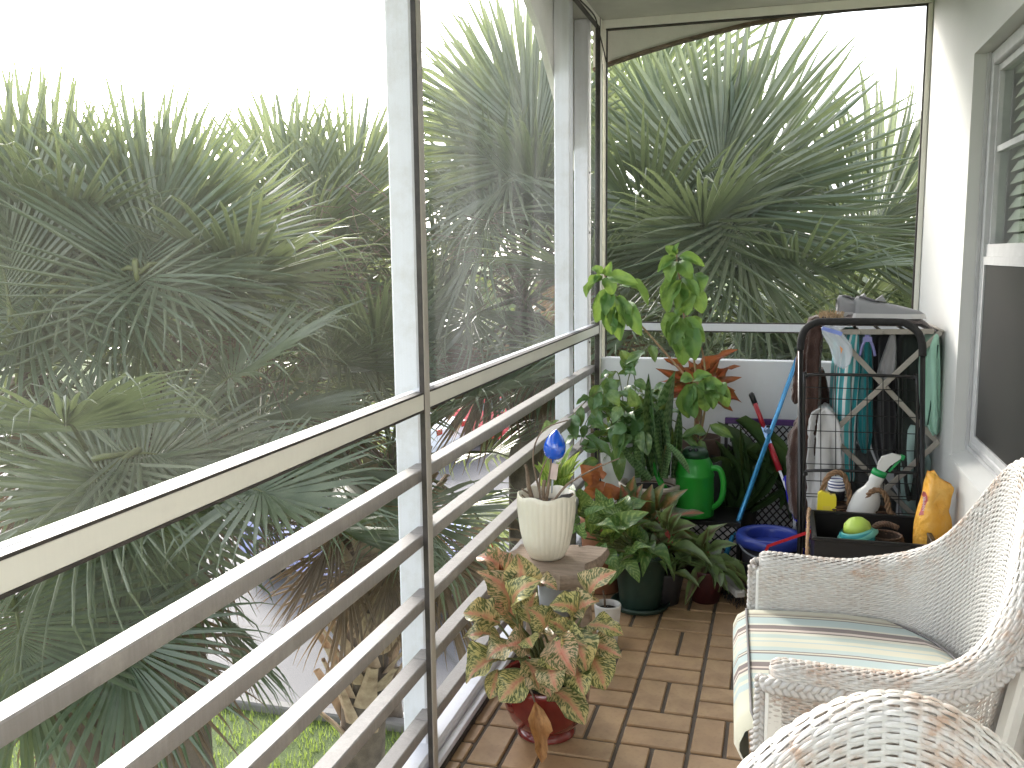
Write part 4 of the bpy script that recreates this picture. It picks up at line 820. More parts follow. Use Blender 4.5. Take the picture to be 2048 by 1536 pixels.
for vi, vn in enumerate(vines):
    pts = smooth_path([PY(x, y, 4.40-.03*(i if vi in (0, 2, 7) else i*.3)) for i, (x, y) in enumerate(vn)], 4)
    stem(q, pts[::2]+[pts[-1]], .0032, .002, M_STEMG, 'vine', 5)
    for i in range(2, len(pts), 2):
        d = V((ra.uniform(-1, 1), ra.uniform(-1, .2), ra.uniform(-1.3, .1))).normalized(); L = ra.uniform(.075, .135)
        leafAB(q, ra.choice(PO), pts[i], pts[i]+d*L, L*ra.uniform(.42, .6), (ra.uniform(-.4, .4), -1, .8), ra.uniform(-.5, .5))
rosette(q, c+V((0, 0, .60)), 20, (.10, .17), (-35, 50), PO, (.4, .55), 91, .06)
PL = LM('lance', M_POTH, 'pothl', (.08, .18), .35, .1, .05)
rosette(q, c+V((.06, -.06, .70)), 20, (.14, .22), (-60, 30), PL, (.26, .36), 92, .10, rise=.14); rosette(q, c+V((.16, -.10, .62)), 14, (.12, .2), (-65, 20), PL, (.26, .36), 93, .08, rise=.15)
for bx, by, tx, ty, wd in ((660,420,690,670,.07),(780,330,660,480,.08),(480,50,520,200,.05),(740,260,640,320,.07),(850,300,900,480,.08),(440,340,650,520,.05),(700,120,640,240,.06),(560,60,480,150,.05),(620,0,690,120,.06),(820,120,760,0,.06)):
    leafAB(q, ra.choice(PO), cr8(bx, by, 4.2), cr8(tx, ty, 4.18), wd, (0, -1, .6), ra.uniform(-.4, .4))
# ---- tall sage with bright leaves
def cs(cx, cy, y): return PY(1050+cx/4.518, 460+cy/4.518, y)
Y0 = 4.36; c = PY(1392, 950, 4.52); c.z = 0; q = empty('potted_plant', c, 0, 'tall bright green leafy plant with long bare stems reaching above the parapet', 'potted plant')
pot(q, wallprof(.10, .125, .50, .007), simple('slate_pot', (.06, .065, .06), .6, .2, 8), .116, .47)
M_SSTEM = simple('sage_stem', (.27, .23, .11), .7, .35, 30, c2=(.30, .14, .09))
b0 = c+V((0, 0, .47))
for pts, r0, r1 in (([(1590,1450),(1470,1340),(1180,1010),(960,760),(800,570),(715,400)], .008, .003), ([(1560,1450),(1545,1300),(1500,1000),(1440,600),(1380,360),(1370,220)], .007, .003), ([(1650,1450),(1632,1290),(1590,1060),(1470,900),(1430,740)], .006, .003), ([(1600,1500),(1540,1400),(1520,1340)], .006, .004)):
    stem(q, [b0+V((ra.uniform(-.03, .03), 0, 0))]+[cs(x, y, Y0) for x, y in pts], r0, r1, M_SSTEM)
SG = [leaf_mesh('sage', a, f, wv, M_SAGE, 'sage', .10) for a in (.10, .2, .28) for f in (.3, .5) for wv in (.12, -.2)]
sage = [(715,405,780,285,.03),(712,400,600,350,.03),(705,415,555,612,.035),(745,425,1018,485,.05),(720,430,790,600,.05),(850,510,1108,685,.055),(930,640,1052,955,.055),(725,530,640,835,.06),(760,680,790,945,.06),(860,585,862,1000,.06),(840,680,900,890,.05),(700,420,620,470,.03),(790,560,720,760,.05),(820,600,930,870,.05),
 (1370,225,1268,145,.035),(1375,220,1396,112,.02),(1368,250,1200,385,.035),(1392,240,1622,332,.035),(1368,285,1310,475,.05),(1392,285,1515,445,.055),(1378,370,1225,615,.035),(1420,450,1290,752,.055),(1430,470,1525,625,.06),(1520,400,1592,565,.05),(1540,530,1605,752,.055),(1430,520,1370,720,.05),(1440,430,1560,600,.05),
 (1430,745,1545,585,.04),(1432,742,1345,722,.035),(1442,752,1522,728,.03),(1400,765,1265,960,.055),(1385,775,1310,1050,.06),(1450,790,1622,1010,.06),(1400,890,1395,1115,.06),(1500,850,1540,1178,.065),(1380,900,1432,1222,.065),(1340,800,1290,1000,.05),(1480,800,1580,900,.05),
 (1530,1350,1690,1310,.04),(1520,1345,1400,1360,.04),(1540,1370,1590,1520,.06),(1500,1390,1440,1640,.05),(1500,1400,1480,1700,.06),(1560,1400,1720,1480,.05),(1600,1400,1790,1400,.05),(1620,1430,1860,1520,.05),(1640,1440,1700,1620,.05),(1480,1420,1540,1700,.06),(1700,1470,1840,1600,.05),(1600,1470,1640,1640,.05),(1760,1380,1790,1500,.04)]
for bx, by, tx, ty, wd in sage:
    A = cs(bx, by, Y0); B = cs(tx, ty, Y0-ra.uniform(.0, .07)); leafAB(q, ra.choice(SG), A, B, wd*1.4, V((ra.uniform(-.5, .5), -1, .6)), ra.uniform(-.5, .5))
# ---- croton
c = PY(1402, 850, 4.70); c.z = 0; q = empty('potted_plant', c, 0, 'red and bronze croton against the white parapet panel', 'potted plant')
pot(q, wallprof(.08, .10, .58, .006), simple('tall_brown_pot', (.10, .06, .045), .6, .2, 8), .092, .55)
CRO = LM('lance', M_CROT, 'crot', (.05, .12), .4, .25, .05)
for bx, by, tx, ty, wd in ((1560,1400,1250,1160,.05),(1600,1350,1930,1080,.055),(1650,1380,1950,1230,.04),(1650,1400,1960,1330,.045),(1600,1400,1760,1170,.05),(1540,1400,1180,1250,.05),(1500,1420,1200,1380,.05),(1640,1420,1900,1450,.05),(1560,1360,1450,1160,.05),(1520,1440,1260,1480,.06),(1600,1380,1640,1150,.05),(1700,1460,1960,1560,.05),(1540,1480,1240,1560,.05),(1680,1400,1850,1230,.05),(1580,1460,1340,1280,.06),(1620,1480,1880,1640,.05)):
    leafAB(q, ra.choice(CRO), cs(bx, by, 4.68), cs(tx, ty, 4.66), wd, (0, -1, .8), ra.uniform(-.5, .5))
stem(q, [c+V((0, 0, .55)), c+V((0, 0, .68)), cs(1590, 1400, 4.68)], .008, .006, M_STEMB)
# ---- dark strap leaved plant behind the broom
c = PY(1470, 1010, 4.68); c.z = 0; q = empty('potted_plant', c, 0, 'dark strap leaved plant in the shade behind the blue broom handle', 'potted plant')
pot(q, wallprof(.09, .11, .22, .006), simple('black_pot', (.02, .02, .02), .5, .2, 8), .10, .19)
ST_ = [leaf_mesh('strap', a, .5, .05, M_STRAP, 'strap', 0) for a in (.03, .08, .15)]
for bx, by, tx, ty, wd in ((1480,900,1620,1030,.04),(1500,1010,1480,850,.045),(1490,1010,1545,1000,.04),(1470,840,1560,1020,.045),(1480,1000,1430,880,.04),(1490,1000,1520,880,.04),(1470,1000,1400,930,.04),(1500,1020,1590,960,.04),(1480,1010,1460,870,.04),(1485,1010,1570,900,.035),(1530,930,1580,1040,.045)):
    leafAB(q, ra.choice(ST_), PY(bx, by, 4.66), PY(tx, ty, 4.62), wd, (.5, -1, .5), ra.uniform(-.5, .5))
rosette(q, c+V((0, 0, .2)), 12, (.3, .5), (30, 80), ST_, (.07, .10), 15, .04)
# ================================================================ tools and clutter at the end of the balcony
M_BLACKM = simple('black_powder_coat', (.014, .013, .013), .32, .3, 20); M_FOAM = simple('black_foam', (.018, .017, .017), .8, .3, 60, .3, 200)
def loc_pts(o, pts): return [p-o.location for p in pts]
# ---- watering can on a lattice crate
cr = PY(1405, 1032, 4.30); zb = cr.z
k = empty('lattice_crate', (cr.x, 4.36, 0), 0, 'black lattice crate with white lining under the green watering can', 'crate')
mb = MB(); hw, hd = .17, .13
for sx_, sy_ in ((-hw, -hd), (hw, -hd), (hw, hd), (-hw, hd)): mb.box((sx_-.008, sy_-.008, 0), (sx_+.008, sy_+.008, zb-.004))
mb.box((-hw-.009, -hd-.009, zb-.02), (hw+.009, hd+.009, zb-.001)); mb.obj('frame', M_BLACKM, k)
mb = MB(); mb.box((-hw+.01, -hd+.006, .004), (hw-.01, hd-.006, zb-.022)); mb.obj('lining', simple('pale_lining', (.55, .52, .52), .8, .2, 10), k)
mb = MB(); n = 9
for i in range(-n, n+1):
    for s_ in (-1, 1):
        a = V((i*.04-s_*zb/2, -hd-.003, 0)); b = V((i*.04+s_*zb/2, -hd-.003, zb-.02)); 
        # clip to the side
        pts = []
        for t in np.linspace(0, 1, 15):
            p = a.lerp(b, t)
            if abs(p.x) < hw: pts.append(p)
        if len(pts) > 1: mb.bar(pts[0], pts[-1], .006, .005, up=(0, 1, 0))
mb.obj('lattice', M_BLACKM, k)
g = G('green_plastic'); g.col(g.mix(g.noise(5, 3, g.obj_co()), (.02, .27, .025), (.03, .34, .04))); g.set(rough=.35); g.translucent(.15, (.05, .5, .05)); M_GPL = g.mat
wc_ = empty('watering_can', PY(1388, 1030, 4.30), 0, 'bright green plastic watering can standing among the plants', 'watering can')
mb = MB(); mb.lathe([(.080, 0), (.090, .006), (.092, .02), (.090, .10), (.088, .19), (.091, .195), (.091, .205), (.086, .212), (.082, .25), (.070, .275), (.062, .285)], 32); mb.obj('body', M_GPL, wc_, smooth=True, auto=40)
mb = MB(); mb.lathe([(.064, .282), (.060, .31), (.045, .325), (.02, .332), (.002, .333)], 24); mb.obj('lid', simple('dark_green_lid', (.012, .05, .02), .4), wc_, smooth=True)
for dx in (-.018, .008):
    mb = MB(); mb.lathe([(.001, -.010), (.007, -.008), (.010, 0), (.007, .008), (.001, .010)], 12); mb.obj('knob', simple('glossy_black', (.02, .02, .025), .08), wc_, smooth=True, M=Matrix.Translation((dx, -.045, .325)))
mb = MB(); mb.tube(smooth_path([(.075, -.02, .235), (.115, -.03, .235), (.135, -.03, .17), (.125, -.03, .09), (.085, -.02, .045)], 6), .0135, 10); mb.obj('handle', M_GPL, wc_, smooth=True)
mb = MB(); mb.tube([(-.08, 0, .05), (-.15, -.02, .14), (-.20, -.03, .25)], [.022, .016, .012], 10); mb.obj('spout', M_GPL, wc_, smooth=True)
# ---- purple trellis panel
tr_ = empty('garden_trellis', PY(1535, 840, 4.76).to_2d().to_3d(), 0, 'dark lattice trellis with a purple top bar leaning on the white parapet', 'trellis')
o_ = tr_.location; yl, yr = PY(1450, 838, 4.76).x-o_.x, PY(1607, 840, 4.76).x-o_.x; zt = PY(1535, 838, 4.76).z
mb = MB(); mb.box((yl, -.012, zt-.03), (yr, .012, zt), 0, None, .003); mb.obj('top_bar', simple('purple_plastic', (.075, .018, .14), .45, .2, 10), tr_)
mb = MB(); mb.box((yl, -.01, 0), (yl+.016, .01, zt-.031)); mb.box((yr-.016, -.01, 0), (yr, .01, zt-.031)); mb.box((yl+.017, -.01, .03), (yr-.017, .01, .045)); mb.obj('frame', simple('dark_plastic', (.03, .022, .03), .5), tr_)
W_ = yr-yl; lat = simple('lattice_plastic', (.035, .022, .03), .5); kk = 0
for s_ in (-1, 1):
    for i in range(-14, 22):
        x = i*.036; pts = []
        for t in np.linspace(0, 1, 40):
            p = V((yl+x+s_*t*(zt-.08)*.85+(0 if s_ > 0 else .25), s_*.002, .046+t*(zt-.08)))
            if yl+.016 <= p.x <= yr-.016: pts.append(p)
        if len(pts) > 2: mb = MB(); mb.bar(pts[0], pts[-1], .0065, .004, up=(0, 1, 0)); mb.obj('lattice_strip', lat, tr_)
# ---- broom
a, b = PY(1437, 1150, 4.12), PY(1592, 724, 4.79)
bro = empty('broom', V((a.x, a.y, 0)), 0, 'broom with a shiny blue handle leaning against the white parapet', 'broom')
g = simple('blue_metal_handle', (.05, .30, .58), .25, .2, 14, metal=.35); mb = MB(); mb.tube([a-bro.location, b-bro.location], .0115, 12); mb.obj('handle', g, bro, smooth=True)
mb = MB(); d_ = (b-a).normalized(); mb.tube([b-bro.location, b+d_*.03-bro.location], [.0125, .009], 12); mb.obj('end_cap', simple('blue_cap', (.02, .1, .4), .4), bro, smooth=True)
mb = MB(); h0 = PZ(1450, 1160, .08)-bro.location; h1 = PZ(1482, 1190, .06)-bro.location; mb.bar(V((-.02, .02, .085)), h1, .05, .035, 0, (0, 0, 1), .008); mb.obj('head', simple('white_broom_head', (.55, .53, .50), .6, .2, 10), bro)
mb = MB(); rr = random.Random(3)
for i in range(160):
    t = rr.random(); p = V((-.02, .02, .07)).lerp(h1, t)+V((rr.uniform(-.02, .02), rr.uniform(-.02, .02), -.01)); mb.tube([p, V((p.x+rr.uniform(-.02, .02), p.y+rr.uniform(-.02, .02), .002))], .0012, 3, cap=False)
tag(mb.obj('bristles', M_BLACKM, bro), kind='stuff')
# ---- long handled shears
sh = empty('garden_shears', PZ(1590, 1180, 0), 0, 'red handled garden loppers with a black grip leaning behind the broom', 'garden loppers')
def sq(x, y, d): return PY(1440+x/5.483, 780+y/5.483, d)-sh.location
M_REDP = simple('red_handle', (.42, .018, .03), .3, .2, 14); M_STEEL = simple('tool_steel', (.42, .43, .45), .35, .3, 20, metal=.8)
mb = MB(); mb.tube([sq(335, 30, 4.62), sq(345, 50, 4.62), sq(390, 165, 4.60)], [.009, .014, .0135], 10); mb.obj('grip', M_BLACKM, sh, smooth=True)
mb = MB(); mb.tube([sq(385, 150, 4.60), sq(485, 415, 4.56)], [.012, .0115], 10); mb.obj('handle', M_REDP, sh, smooth=True)
mb = MB(); mb.tube([sq(545, 590, 4.53), sq(655, 885, 4.48)], [.0125, .015], 10); mb.obj('handle', M_REDP, sh, smooth=True)
mb = MB(); mb.bar(sq(478, 400, 4.56), sq(552, 605, 4.53), .022, .014, up=(0, 1, 0)); mb.tube([sq(505, 440, 4.55), sq(530, 450, 4.53)], .014, 10); mb.obj('joint', simple('blue_steel_joint', (.25, .38, .60), .3, .2, 20, metal=.5), sh)
mb = MB(); mb.bar(sq(650, 870, 4.48), sq(815, 1310, 4.40), .012, .006, up=(0, 1, 0)); mb.bar(sq(815, 1310, 4.40), V((0, .18, .02)), .012, .006, up=(0, 1, 0)); mb.obj('shaft', M_STEEL, sh)
# ---- mop bucket
bk = PY(1540, 1066, 4.14); bz = bk.z; bkt = empty('bucket', V((bk.x, 4.14, 0)), 0, 'blue ringed mop bucket on the floor beside the broom', 'bucket')
M_BLUE = simple('blue_plastic', (.035, .06, .34), .3, .15, 8); M_DBL = simple('dark_bucket', (.02, .018, .022), .45)
mb = MB(); mb.lathe([(.10, 0), (.105, .006), (.128, bz-.035), (.120, bz-.035), (.10, .02), (.01, .012)], 36); mb.obj('body', M_DBL, bkt, smooth=True)
mb = MB(); mb.lathe([(.126, bz-.05), (.148, bz-.045), (.150, bz-.018), (.142, bz-.002), (.128, bz), (.108, bz-.004), (.102, bz-.016), (.104, bz-.06)], 40); mb.obj('wringer_ring', M_BLUE, bkt, smooth=True)
mb = MB(); mb.tube(smooth_path([(-.148, 0, bz-.03), (-.10, -.13, bz-.055), (0, -.165, bz-.075), (.10, -.13, bz-.06), (.148, 0, bz-.03)], 6), .004, 6); mb.obj('bail', simple('grey_wire', (.25, .27, .3), .4), bkt, smooth=True)
# ---- dustpan and red stick
dp = empty('dustpan', PY(1592, 1060, 4.22).to_2d().to_3d(), 0, 'royal blue dustpan standing on edge behind the black cart', 'dustpan')
M_RB = simple('royal_blue_plastic', (.005, .006, .42), .35, .1, 8)
pts = [PY(x, y, 4.24)-dp.location for x, y in ((1568, 955), (1592, 968), (1622, 985), (1626, 1050), (1618, 1060), (1588, 1040), (1574, 1000))]
mb = MB(); mb.prism(pts, (0, .012, 0)); mb.bar(pts[0], pts[2], .02, .03, up=(0, 1, 0)); mb.bar(pts[2], pts[3], .01, .04, up=(0, 1, 0)); mb.obj('pan', M_RB, dp)
mb = MB(); mb.tube([pts[4]+V((0, .006, 0)), V((.03, .02, .004))], .012, 8); mb.obj('handle', M_RB, dp, smooth=True)
ra_, rb_ = PY(1536, 1092, 3.98), PY(1624, 1062, 3.88); mb = MB(); mb.bar(ra_, rb_, .012, .012); mb.bar(ra_, V((ra_.x-.07, ra_.y+.02, .01)), .012, .012)
tag(mb.obj('stick', simple('red_plastic', (.55, .02, .03), .35)), 'thin red plastic bar lying slanted in front of the blue bucket', 'stick')
# ---- folding shopping cart
YC = 4.02; p0 = PY(1720, 1100, YC); ct = empty('shopping_cart', V((p0.x, YC, 0)), 0, 'folded black wire shopping cart with a foam covered handle', 'shopping cart')
def cpt(x, y, d=0.0): return PY(x, y, YC+d)-ct.location
L_ = cpt(1599, 1095); R_ = cpt(1843, 1100)
arch = [cpt(1601, 700), cpt(1603, 676), cpt(1612, 657), cpt(1630, 646), cpt(1655, 643), cpt(1790, 644), cpt(1815, 649), cpt(1835, 664), cpt(1844, 686), cpt(1845, 712)]
mb = MB(); mb.tube(smooth_path(arch, 4), .0155, 10); mb.obj('foam_grip', M_FOAM, ct, smooth=True)
for a, xx in ((arch[0], -1), (arch[-1], 1)):
    q_ = L_ if xx < 0 else R_
    mb = MB(); mb.tube([a+V((0, 0, .03)), q_, V((q_.x, 0, .06))], .0105, 10); mb.obj('upright', M_BLACKM, ct, smooth=True)
    mb = MB(); mb.tube([V((q_.x-.018, .0, .09)), V((q_.x+.018, .0, .09))], .09, 20); mb.obj('wheel', simple('grey_wheel', (.05, .05, .05), .6), ct)
def arch2(yt, yb, xl, xr, rad, d, nm):
    pts = [cpt(xl, yb, d), cpt(xl, yt+22, d), cpt(xl+6, yt+8, d), cpt(xl+22, yt, d), cpt(xr-24, yt+4, d), cpt(xr-8, yt+11, d), cpt(xr, yt+26, d), cpt(xr+1, yb, d)]
    m_ = MB(); m_.tube(smooth_path(pts, 4), rad, 8); m_.obj(nm, M_BLACKM, ct, smooth=True)
arch2(749, 1095, 1608, 1834, .0065, -.02, 'basket_frame'); arch2(941, 1095, 1607, 1836, .0065, -.03, 'basket_frame')
for x in (1641, 1671, 1702, 1734, 1766, 1797):
    mb = MB(); mb.tube([cpt(x, 752, -.016), cpt(x+1, 1095, -.016)], .0021, 5); mb.obj('wire', M_BLACKM, ct)
for y in (775, 797, 829, 862, 896, 928, 962, 988, 994, 1022, 1050, 1078):
    mb = MB(); mb.tube([cpt(1610, y-1, -.018), cpt(1833, y+6, -.018)], .0021, 5); mb.obj('wire', M_BLACKM, ct)
mb = MB(); mb.box((L_.x, -.05, .12), (R_.x, .0, .135)); mb.obj('base_bar', M_BLACKM, ct)
# ---- drying rack
YD = 4.10; dr = empty('drying_rack', V((PY(1775, 775, YD).x, YD, 0)), 0, 'grey wooden folding drying rack beside the house wall, hung with towels', 'drying rack')
def dpt(x, y, d=0.0): return PY(x, y, YD+d)-dr.location
g = G('rack_wood'); co = g.obj_co(); mp = g.n('Mapping'); g.L(co, mp.inputs[0]); mp.inputs['Scale'].default_value = (12, 12, 12); g.col(g.mix(g.noise(3, 6, mp.outputs[0]), (.40, .37, .32), (.28, .25, .21))); g.set(rough=.7); M_RACK = g.mat
def stick(a, b, d, nm='slat'):
    m_ = MB(); m_.bar(dpt(*a, d), dpt(*b, d), .010, .022, up=(0, 0, 1), bev=.002); m_.obj(nm, M_RACK, dr)
for d, f in ((0, 0), (.40, 1)):
    e = .012
    stick((1664, 664), (1868, 663), d, 'top_bar'); stick((1671, 668), (1876, 886), d+e, 'leg'); stick((1882, 664), (1657, 872), d-e, 'leg'); stick((1657, 868), (1850, 1052), d+e*1.1, 'leg'); stick((1878, 882), (1690, 1052), d-e*1.1, 'leg')
    for sgn, (x, y) in ((1, (1690, 1052)), (-1, (1850, 1052))):
        q_ = dpt(x, y, d); m_ = MB(); m_.bar(q_, V((q_.x+sgn*.28, q_.y, .01)), .010, .022, up=(0, 0, 1), bev=.002); m_.obj('leg', M_RACK, dr)
for x, y in ((1668, 664), (1884, 662), (1660, 870), (1876, 884), (1775, 775), (1720, 664), (1765, 664), (1815, 664)):
    m_ = MB(); m_.tube([dpt(x, y, 0)-V((0, .012, 0)), V((dpt(x, y, 0).x, .42, dpt(x, y, 0).z))], .006, 8); m_.obj('dowel', M_RACK, dr, smooth=True)
# ---- washing: soft hanging bundles
def fabric(name, c, c2=None, bs=350, bump=.3, rough=.9, stripes=None):
    g = G(name); co = g.obj_co()
    if stripes:
        sx = g.n('SeparateXYZ'); g.L(g.uv(), sx.inputs[0]); c_ = g.ramp(sx.outputs[0], stripes, 'CONSTANT')
    else: c_ = g.mix(g.ramp(g.noise(7, 4, co), [(.35, 0.0), (.7, 1.0)]), c, c2 or tuple(x*.75 for x in c))
    g.col(c_); g.set(rough=rough, sheen=.3, spec=.2); g.bump(g.noise(bs, 3, co), bump, .004); return g.mat
def hang(label, rows, y, depth, m, seed, name='towel', cat='towel', ripple=.13, par=None, nseg=48, lump=0.0, uvm=1.0):
    r = random.Random(seed); ys = [q[2] for q in rows]; o = None
    c0 = PY((rows[0][0]+rows[0][1])/2, rows[0][2], y)
    fine = []
    for (a, b) in zip(rows[:-1], rows[1:]):
        for k in range(5): t = k/5; fine.append([a[i]+(b[i]-a[i])*t for i in range(3)])
    fine.append(rows[-1]); mb = MB(); P = []; ph = [r.uniform(0, 6.28) for _ in range(4)]
    N = len(fine)
    for i, (xl, xr, py) in enumerate(fine):
        A = PY(xl, py, y); B = PY(xr, py, y); c = (A+B)/2; hwid = (B-A).length/2; row = []
        t = i/(N-1); sh_ = 1.0
        if i == 0: sh_ = .55
        if i == N-1: sh_ = .9
        for j in range(nseg+1):
            th = 2*math.pi*j/nseg; cx, sy = math.cos(th), math.sin(th)
            ex = math.copysign(abs(cx)**.7, cx); ey = math.copysign(abs(sy)**.7, sy)
            rip = 1+ripple*math.sin(3*th+ph[0]+2*t)+ripple*.9*math.sin(8*th+ph[1]-3*t)*min(1, t*3)+ripple*.4*math.sin(13*th+ph[2]+5*t)*min(1, t*3)
            lm = lump*(math.sin(i*1.9+th*5+ph[2])+r.uniform(-1, 1))
            row.append(V((c.x-ex*hwid*sh_*(1+.55*(rip-1))*(1+lm), y+depth/2-ey*depth/2*rip*(1+lm), c.z+.006*math.sin(th*3+ph[3])*(i == N-1))))
        P.append(row)
    loc = V((c0.x, y+depth/2, P[-1][0].z))
    P = [[p-loc for p in row] for row in P]
    mb.grid(P); n = nseg+1; mb.face(list(range(nseg))[::-1]); kk = (N-1)*n; mb.face([kk+i for i in range(nseg)])
    if par is None:
        ob = mb.obj(name, m, None, smooth=True); ob.location = loc; return tag(ob, label, cat, 'washing on the drying rack')
    ob = mb.obj(name, m, par, smooth=True); ob.location = loc-par.location; return ob
M_BROWN = fabric('brown_shag', (.075, .040, .030), (.035, .018, .014), 120, 1.0)
rug = empty('shag_rug', PY(1650, 640, YD+.1), 0, 'shaggy dark brown rug draped over the rack under the grey shoes', 'rug')
hang('', [(1622, 1664, 634), (1612, 1650, 660), (1604, 1644, 720), (1602, 1642, 790), (1600, 1640, 840), (1580, 1640, 880), (1575, 1636, 960), (1580, 1640, 1040)], YD+.03, .18, M_BROWN, 1, 'draped_end', '', .12, rug, 30, .05)
hang('', [(1598, 1622, 690), (1590, 1622, 740), (1586, 1618, 780), (1583, 1600, 806)], YD+.2, .12, M_BROWN, 2, 'draped_corner', '', .12, rug, 26, .06)
hang('', [(1640, 1650, 740), (1636, 1656, 770), (1634, 1662, 800), (1638, 1655, 826)], YD+.22, .12, M_BROWN, 3, 'draped_corner', '', .12, rug, 26, .06)
zt_ = PY(1720, 652, YD).z
def blob(par, x0, x1, y0, y1, z0, z1, m, seed, nm, lump=.01):
    r = random.Random(seed); mb = MB(); P = []; nx, ny = 26, 14
    for i in range(nx+1):
        row = []
        for j in range(ny+1):
            u, v_ = i/nx, j/ny; prof_ = (math.sin(math.pi*min(1, max(0, u)))**.35)*(math.sin(math.pi*v_)**.35)
            row.append(V((x0+(x1-x0)*u, y0+(y1-y0)*v_, z0+(z1-z0)*prof_+r.uniform(-lump, lump)*prof_-(.05*max(0, u-.86)/.14)))-par.location)
        P.append(row)
    mb.grid(P); Q = [[p-V((0, 0, .012)) for p in row] for row in P]; mb.grid(Q, flip=True); return mb.obj(nm, m, par, smooth=True)
blob(rug, PY(1622, 640, YD).x, PY(1888, 640, YD).x-.006, YD+.0, YD+.36, zt_+.012, zt_+.035, M_BROWN, 4, 'top_part')
rr = random.Random(8); mb = MB(); x0_, x1_ = PY(1640, 640, YD).x, PY(1685, 640, YD).x
for i in range(150):
    x = rr.uniform(x0_, x1_); yb = YD+rr.uniform(0, .2); zb_ = zt_+.025; mb.tube([V((x, yb, zb_))-rug.location, V((x+rr.uniform(-.02, .02), yb+rr.uniform(-.02, .02), zb_+rr.uniform(.012, .032)))-rug.location], .0022, 4, cap=False)
tag(mb.obj('fringe', simple('tan_fringe', (.42, .30, .18), .9, .3, 20), rug), kind='stuff')
T1, T2, WH, GY = (.055, .36, .40), (.11, .52, .55), (.80, .82, .82), (.30, .33, .35)
M_STRIPE = fabric('striped_towel', T1, stripes=[(0, T2), (.03, WH), (.055, GY), (.085, T2), (.11, WH), (.13, T2), (.16, WH), (.175, T1), (.22, WH), (.24, T2), (.27, WH), (.30, T1), (.36, WH), (.39, T2), (.43, WH), (.46, GY), (.50, T2), (.6, WH), (.65, T1), (.75, WH), (.8, T2), (.9, WH), (.95, T2)])
hang('teal and white striped beach towel hanging beside the plastic bag', [(1690, 1724, 664), (1676, 1728, 690), (1668, 1728, 740), (1664, 1722, 800), (1664, 1716, 860), (1668, 1714, 930), (1680, 1712, 965)], YD+.05, .30, M_STRIPE, 11)
hang('plain dark teal towel hanging under the purple clothes peg', [(1722, 1742, 668), (1722, 1748, 700), (1718, 1750, 750), (1714, 1750, 820), (1714, 1748, 880), (1722, 1742, 905)], YD+.06, .28, fabric('teal_towel', (.02, .21, .23)), 12)
hang('charcoal towel hanging beside the dark teal towel', [(1752, 1790, 670), (1748, 1796, 710), (1746, 1798, 770), (1745, 1800, 850), (1752, 1796, 910), (1762, 1786, 940)], YD+.09, .26, fabric('charcoal_cloth', (.022, .021, .023)), 13)
hang('light grey cloth folded over the charcoal towel', [(1782, 1792, 668), (1772, 1794, 700), (1762, 1794, 730), (1756, 1790, 752), (1764, 1782, 768)], YD+.05, .05, fabric('grey_cloth', (.30, .29, .29)), 14, 'cloth', 'cloth')
hang('dark olive shirt hanging beside the mint towel', [(1800, 1838, 668), (1798, 1846, 720), (1800, 1848, 800), (1796, 1850, 880), (1798, 1846, 960), (1804, 1840, 1000)], YD+.10, .26, fabric('olive_cloth', (.035, .042, .036)), 15, 'shirt', 'shirt')
M_MINT = fabric('mint_towel', (.36, .60, .47), (.30, .52, .41)); M_MINT2 = fabric('pale_aqua_towel', (.42, .58, .54))
mint = hang('mint green towel with a stitched seam hanging against the house wall', [(1866, 1880, 668), (1852, 1884, 690), (1847, 1886, 740), (1846, 1888, 800), (1849, 1889, 840), (1856, 1884, 862), (1864, 1878, 870)], YD-.02, .20, M_MINT, 16)
mb = MB(); mb.tube([PY(x, y, YD-.028)-mint.location for x, y in ((1876, 690), (1872, 720), (1869, 750), (1864, 790), (1860, 820), (1855, 850))], .003, 6); mb.obj('seam', simple('dark_green_thread', (.03, .09, .06), .8), mint, smooth=True)
hang('pale aqua towel hanging low behind the spray bottle', [(1806, 1850, 850), (1800, 1856, 900), (1796, 1866, 930), (1800, 1850, 980), (1806, 1842, 1040)], YD+.12, .2, M_MINT2, 17)
hang('grey checked cloth hanging low behind the wire grid', [(1702, 1740, 900), (1698, 1756, 940), (1700, 1790, 990), (1705, 1790, 1050)], YD+.18, .15, fabric('dim_grey_cloth', (.16, .165, .165), (.09, .095, .095)), 19, 'cloth', 'cloth')
hang('white cotton cloth hanging on the lower bar behind the wire grid', [(1642, 1662, 818), (1626, 1674, 829), (1617, 1682, 850), (1612, 1684, 890), (1608, 1690, 950), (1606, 1696, 1000), (1606, 1698, 1050)], YD-.02, .16, fabric('white_cotton', (.60, .59, .58), (.50, .49, .48)), 18, 'cloth', 'cloth', .34, None, 60, .025)
# plastic bag and peg
g = G('clear_polythene'); t_ = g.n('BsdfTransparent'); mx = g.n('MixShader'); mx.inputs[0].default_value = .45; g.col((.75, .80, .86)); g.set(rough=.2); g.L(t_.outputs[0], mx.inputs[1]); g.L(g.b.outputs[0], mx.inputs[2]); g.L(mx.outputs[0], g.o.inputs[0])
bag = hang('clear plastic bag with a blue seal pegged to the rack bar', [(1642, 1672, 652), (1646, 1684, 668), (1660, 1700, 690), (1668, 1704, 712), (1672, 1700, 728), (1680, 1690, 736)], YD-.045, .03, g.mat, 20, 'plastic_bag', 'bag', .25)
mb = MB(); mb.bar(PY(1644, 656, YD-.052)-bag.location, PY(1684, 668, YD-.052)-bag.location, .004, .016, up=(0, 0, 1)); mb.obj('zip_seal', simple('blue_seal', (.22, .30, .75), .4), bag)
mb = MB(); mb.prism([PY(x, y, YD-.05)-bag.location for x, y in ((1680, 692), (1686, 698), (1682, 708))], (0, .002, 0)); mb.obj('print', simple('orange_print', (.75, .30, .08), .5), bag)
